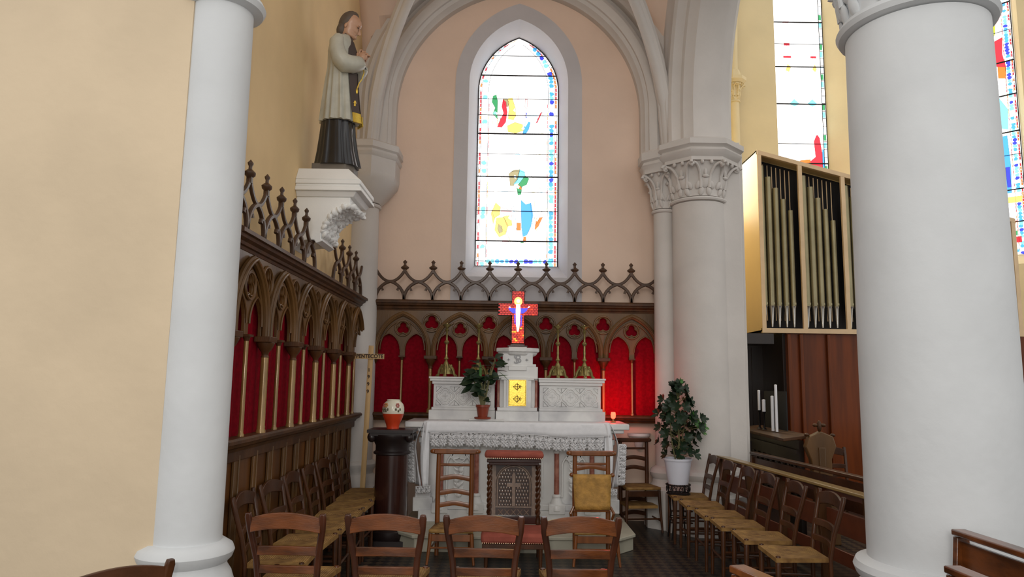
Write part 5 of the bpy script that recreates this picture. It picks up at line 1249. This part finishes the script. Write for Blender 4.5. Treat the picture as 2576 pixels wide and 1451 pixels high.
b = B(); b.box((0, .05, .52), (1.75, .05, 1.0))
for i in range(8): b.tube([(x, .015, z) for x, z in [(-.85+.21*i, .3)]+arch_for(.085, .11, .66, 8, -.765+.21*i)+[(-.68+.21*i, .3)]], .014, 6)
b.box((0, .01, .90), (1.75, .03, .04)); b.build('front_panel', M_darkoak, t)
t = thing('stall_end', 'carved oak stall end with curved back and leafy finial in the choir', 'stall end', (3.24, 7.50, 0), R(-4))
b = B(); prof = [(-.12, 0), (.16, 0), (.14, .3), (.10, .6), (.10, .85), (.15, .98), (.12, 1.08), (.0, 1.13), (-.12, 1.07), (-.16, .97), (-.11, .84), (-.08, .6), (-.08, .3)]
b.prism(prof, -.05, .05, 'y'); b.box((0, -.055, .72), (.07, .02, .5)); b.build('body', M_gilt, t, bevel=.012)
b = B(); b.ell((0, 0, 1.18), (.025, .025, .06), 10, 6); b.ell((.04, 0, 1.19), (.03, .025, .018), 10, 6); b.ell((-.04, 0, 1.19), (.03, .025, .018), 10, 6); b.build('finial', M_oak, t)
for sg in (-1, 1): b = B(); b.ell((sg*.13, 0, 1.09), (.03, .025, .018), 10, 6); b.build('finial', M_oak, t)
# dark glazed stand with white edged panels on the stall ledge
t = thing('glass_screen', 'dark upright glass pane standing on the stall ledge behind the white candles', 'glass pane', (3.17, 8.52, 1.075))
b = B(); b.box((0, 0, .23), (.012, .70, .44)); b.build('pane', M_glass, t)
for (y, z0_, z1_, r_, l_) in ((8.80, .22, .46, .016, 'white altar candle standing at the left edge of the dark glass'), (8.64, .21, .35, .021, 'shortest white candle in front of the dark glass'), (8.36, .0, .40, .018, 'thick tall white candle right of the short one on the stall ledge'), (8.24, .0, .53, .016, 'tallest thin white candle at the right edge of the dark glass')):
    b = B(); b.lathe([(0, z0_), (r_, z0_), (r_, z1_), (.004, z1_+.004)], (0, 0, 0), 14)
    tt = thing('candle', l_, 'candle', (3.075, y, 1.07), 0, 'white candles on the choir stall'); b.build('wax', M_candle, tt)
    if z0_: b = B(); b.lathe([(.035, 0), (.012, .02), (.010, z0_-.03), (.026, z0_)], (0, 0, 0), 12); b.build('holder', M_iron, tt)
# pews
def pew(name, label, loc, rz, length, h=.86, led=True, mat_=M_chairD, top=None, cat='pew', group=None):
    """runs along local x, back at y=0, faces -y"""
    t = thing(name, label, cat, loc, rz, group)
    b = B(); b.box((0, 0, h), (length, .075, .03)); b.build('top_rail', top or mat_, t, bevel=.006)
    b = B(); b.box((0, 0, h-.16), (length-.06, .022, .24)); b.box((0, 0, .55), (length-.06, .02, .06)); b.build('back_board', mat_, t, bevel=.003)
    b = B(); b.box((0, -.22, .43), (length-.06, .36, .03)); b.build('seat', mat_, t, bevel=.005)
    for sg in (-1, 1):
        b = B(); b.prism([(-.42, 0), (.06, 0), (.05, .4), (.035, h-.02), (-.03, h-.02), (-.05, .62), (-.12, .48), (-.36, .455), (-.40, .40), (-.36, .2)], sg*(length/2-.02)-.018, sg*(length/2-.02)+.018, 'x'); b.build('pew_end', mat_, t, bevel=.005)
    return t
ang = math.atan2(5.004-7.6, 2.51-2.27)
t = thing('prayer_desk', 'long wooden prayer desk with yellowish sloping ledge behind the right hand chairs', 'prayer desk', (2.405, 6.36, 0), ang)
Ld = 2.68
b = B(); b.box((0, 0, .835), (Ld, .16, .022), Matrix.Rotation(R(-6), 3, 'X')); b.build('ledge', mat('yellow lit ledge wood', (150, 124, 76), .35, var=.12, scale=5, coat=.3), t, bevel=.005)  # yellow light on the ledge top is put into its wood colour
b = B(); b.box((0, .03, .58), (Ld-.05, .02, .17)); b.box((0, .03, .33), (Ld-.05, .02, .10)); b.box((0, -.0, .80), (Ld-.03, .02, .05)); b.build('rail_board', mat('reddish brown board', (112, 58, 36), .4, var=.15, coat=.2), t, bevel=.003)
for k in range(5):
    x = -Ld/2+.03+(Ld-.06)*k/4; b = B(); b.prism([(-.03, 0), (.06, 0), (.05, .4), (.07, .75), (.05, .82), (-.06, .82), (-.04, .6), (-.02, .3)], x-.02, x+.02, 'x'); b.build('upright', M_oak, t, bevel=.004)
pew('bench', 'dark long bench with thin top rail just beyond the prayer desk', (2.73, 6.35, 0), ang+PI, 2.7, h=.88, cat='bench')
# nave pews at the far right
Gp = 'nave pews beyond the big pillar'
nm = ['farthest row', 'second farthest row', 'third row from the far end', 'fourth row from the far end', 'second nearest row', 'nearest row']
p0 = None
for i, y in enumerate((9.3, 8.4, 7.5, 6.6, 5.6, 4.6)):
    xl = .700*y; lab = 'dark nave pew beyond the big pillar, ' + nm[i]
    if p0 is None: p0 = pew('pew', lab, (xl+1.6-.3, y, 0), PI, 3.2, h=.86, mat_=M_chair, group=Gp)
    else: dup(p0, (xl+1.6-.3, y, 0), PI, lab, Gp)
# pew ends in the bottom right corner, running towards the viewer
pew('pew', 'reddish brown pew with its rail rising into view at the bottom right corner', (2.335, 2.92, 0), -PI/2+R(1), 1.70, h=.865, mat_=M_chair, group='near pews')
pew('pew', 'brown pew whose rail tip shows low beside the pillar base, bottom right', (1.875, 2.28, 0), -PI/2+R(1), 1.6, h=.85, mat_=M_chair, group='near pews')
pew('pew', 'honey brown pew rail tip at the bottom edge in front of the right hand chairs', (1.13, 2.42, 0), -PI/2+R(16), 1.3, h=.85, mat_=M_chair, top=M_honey, group='near pews')
t = thing('choir_wainscot', 'dark navy brown wainscot low on the choir wall at the far right', 'panelling', (8.35, 11.15, 0), R(-45))
b = B(); b.box((0, 0, 1.15), (2.6, .06, 2.3)); b.build('board', M_ebony, t)
for i in range(8):
    b = B(); b.box((-1.2+.34*i, -.04, 1.15), (.05, .03, 2.2)); b.build('batten', M_ebony, t)
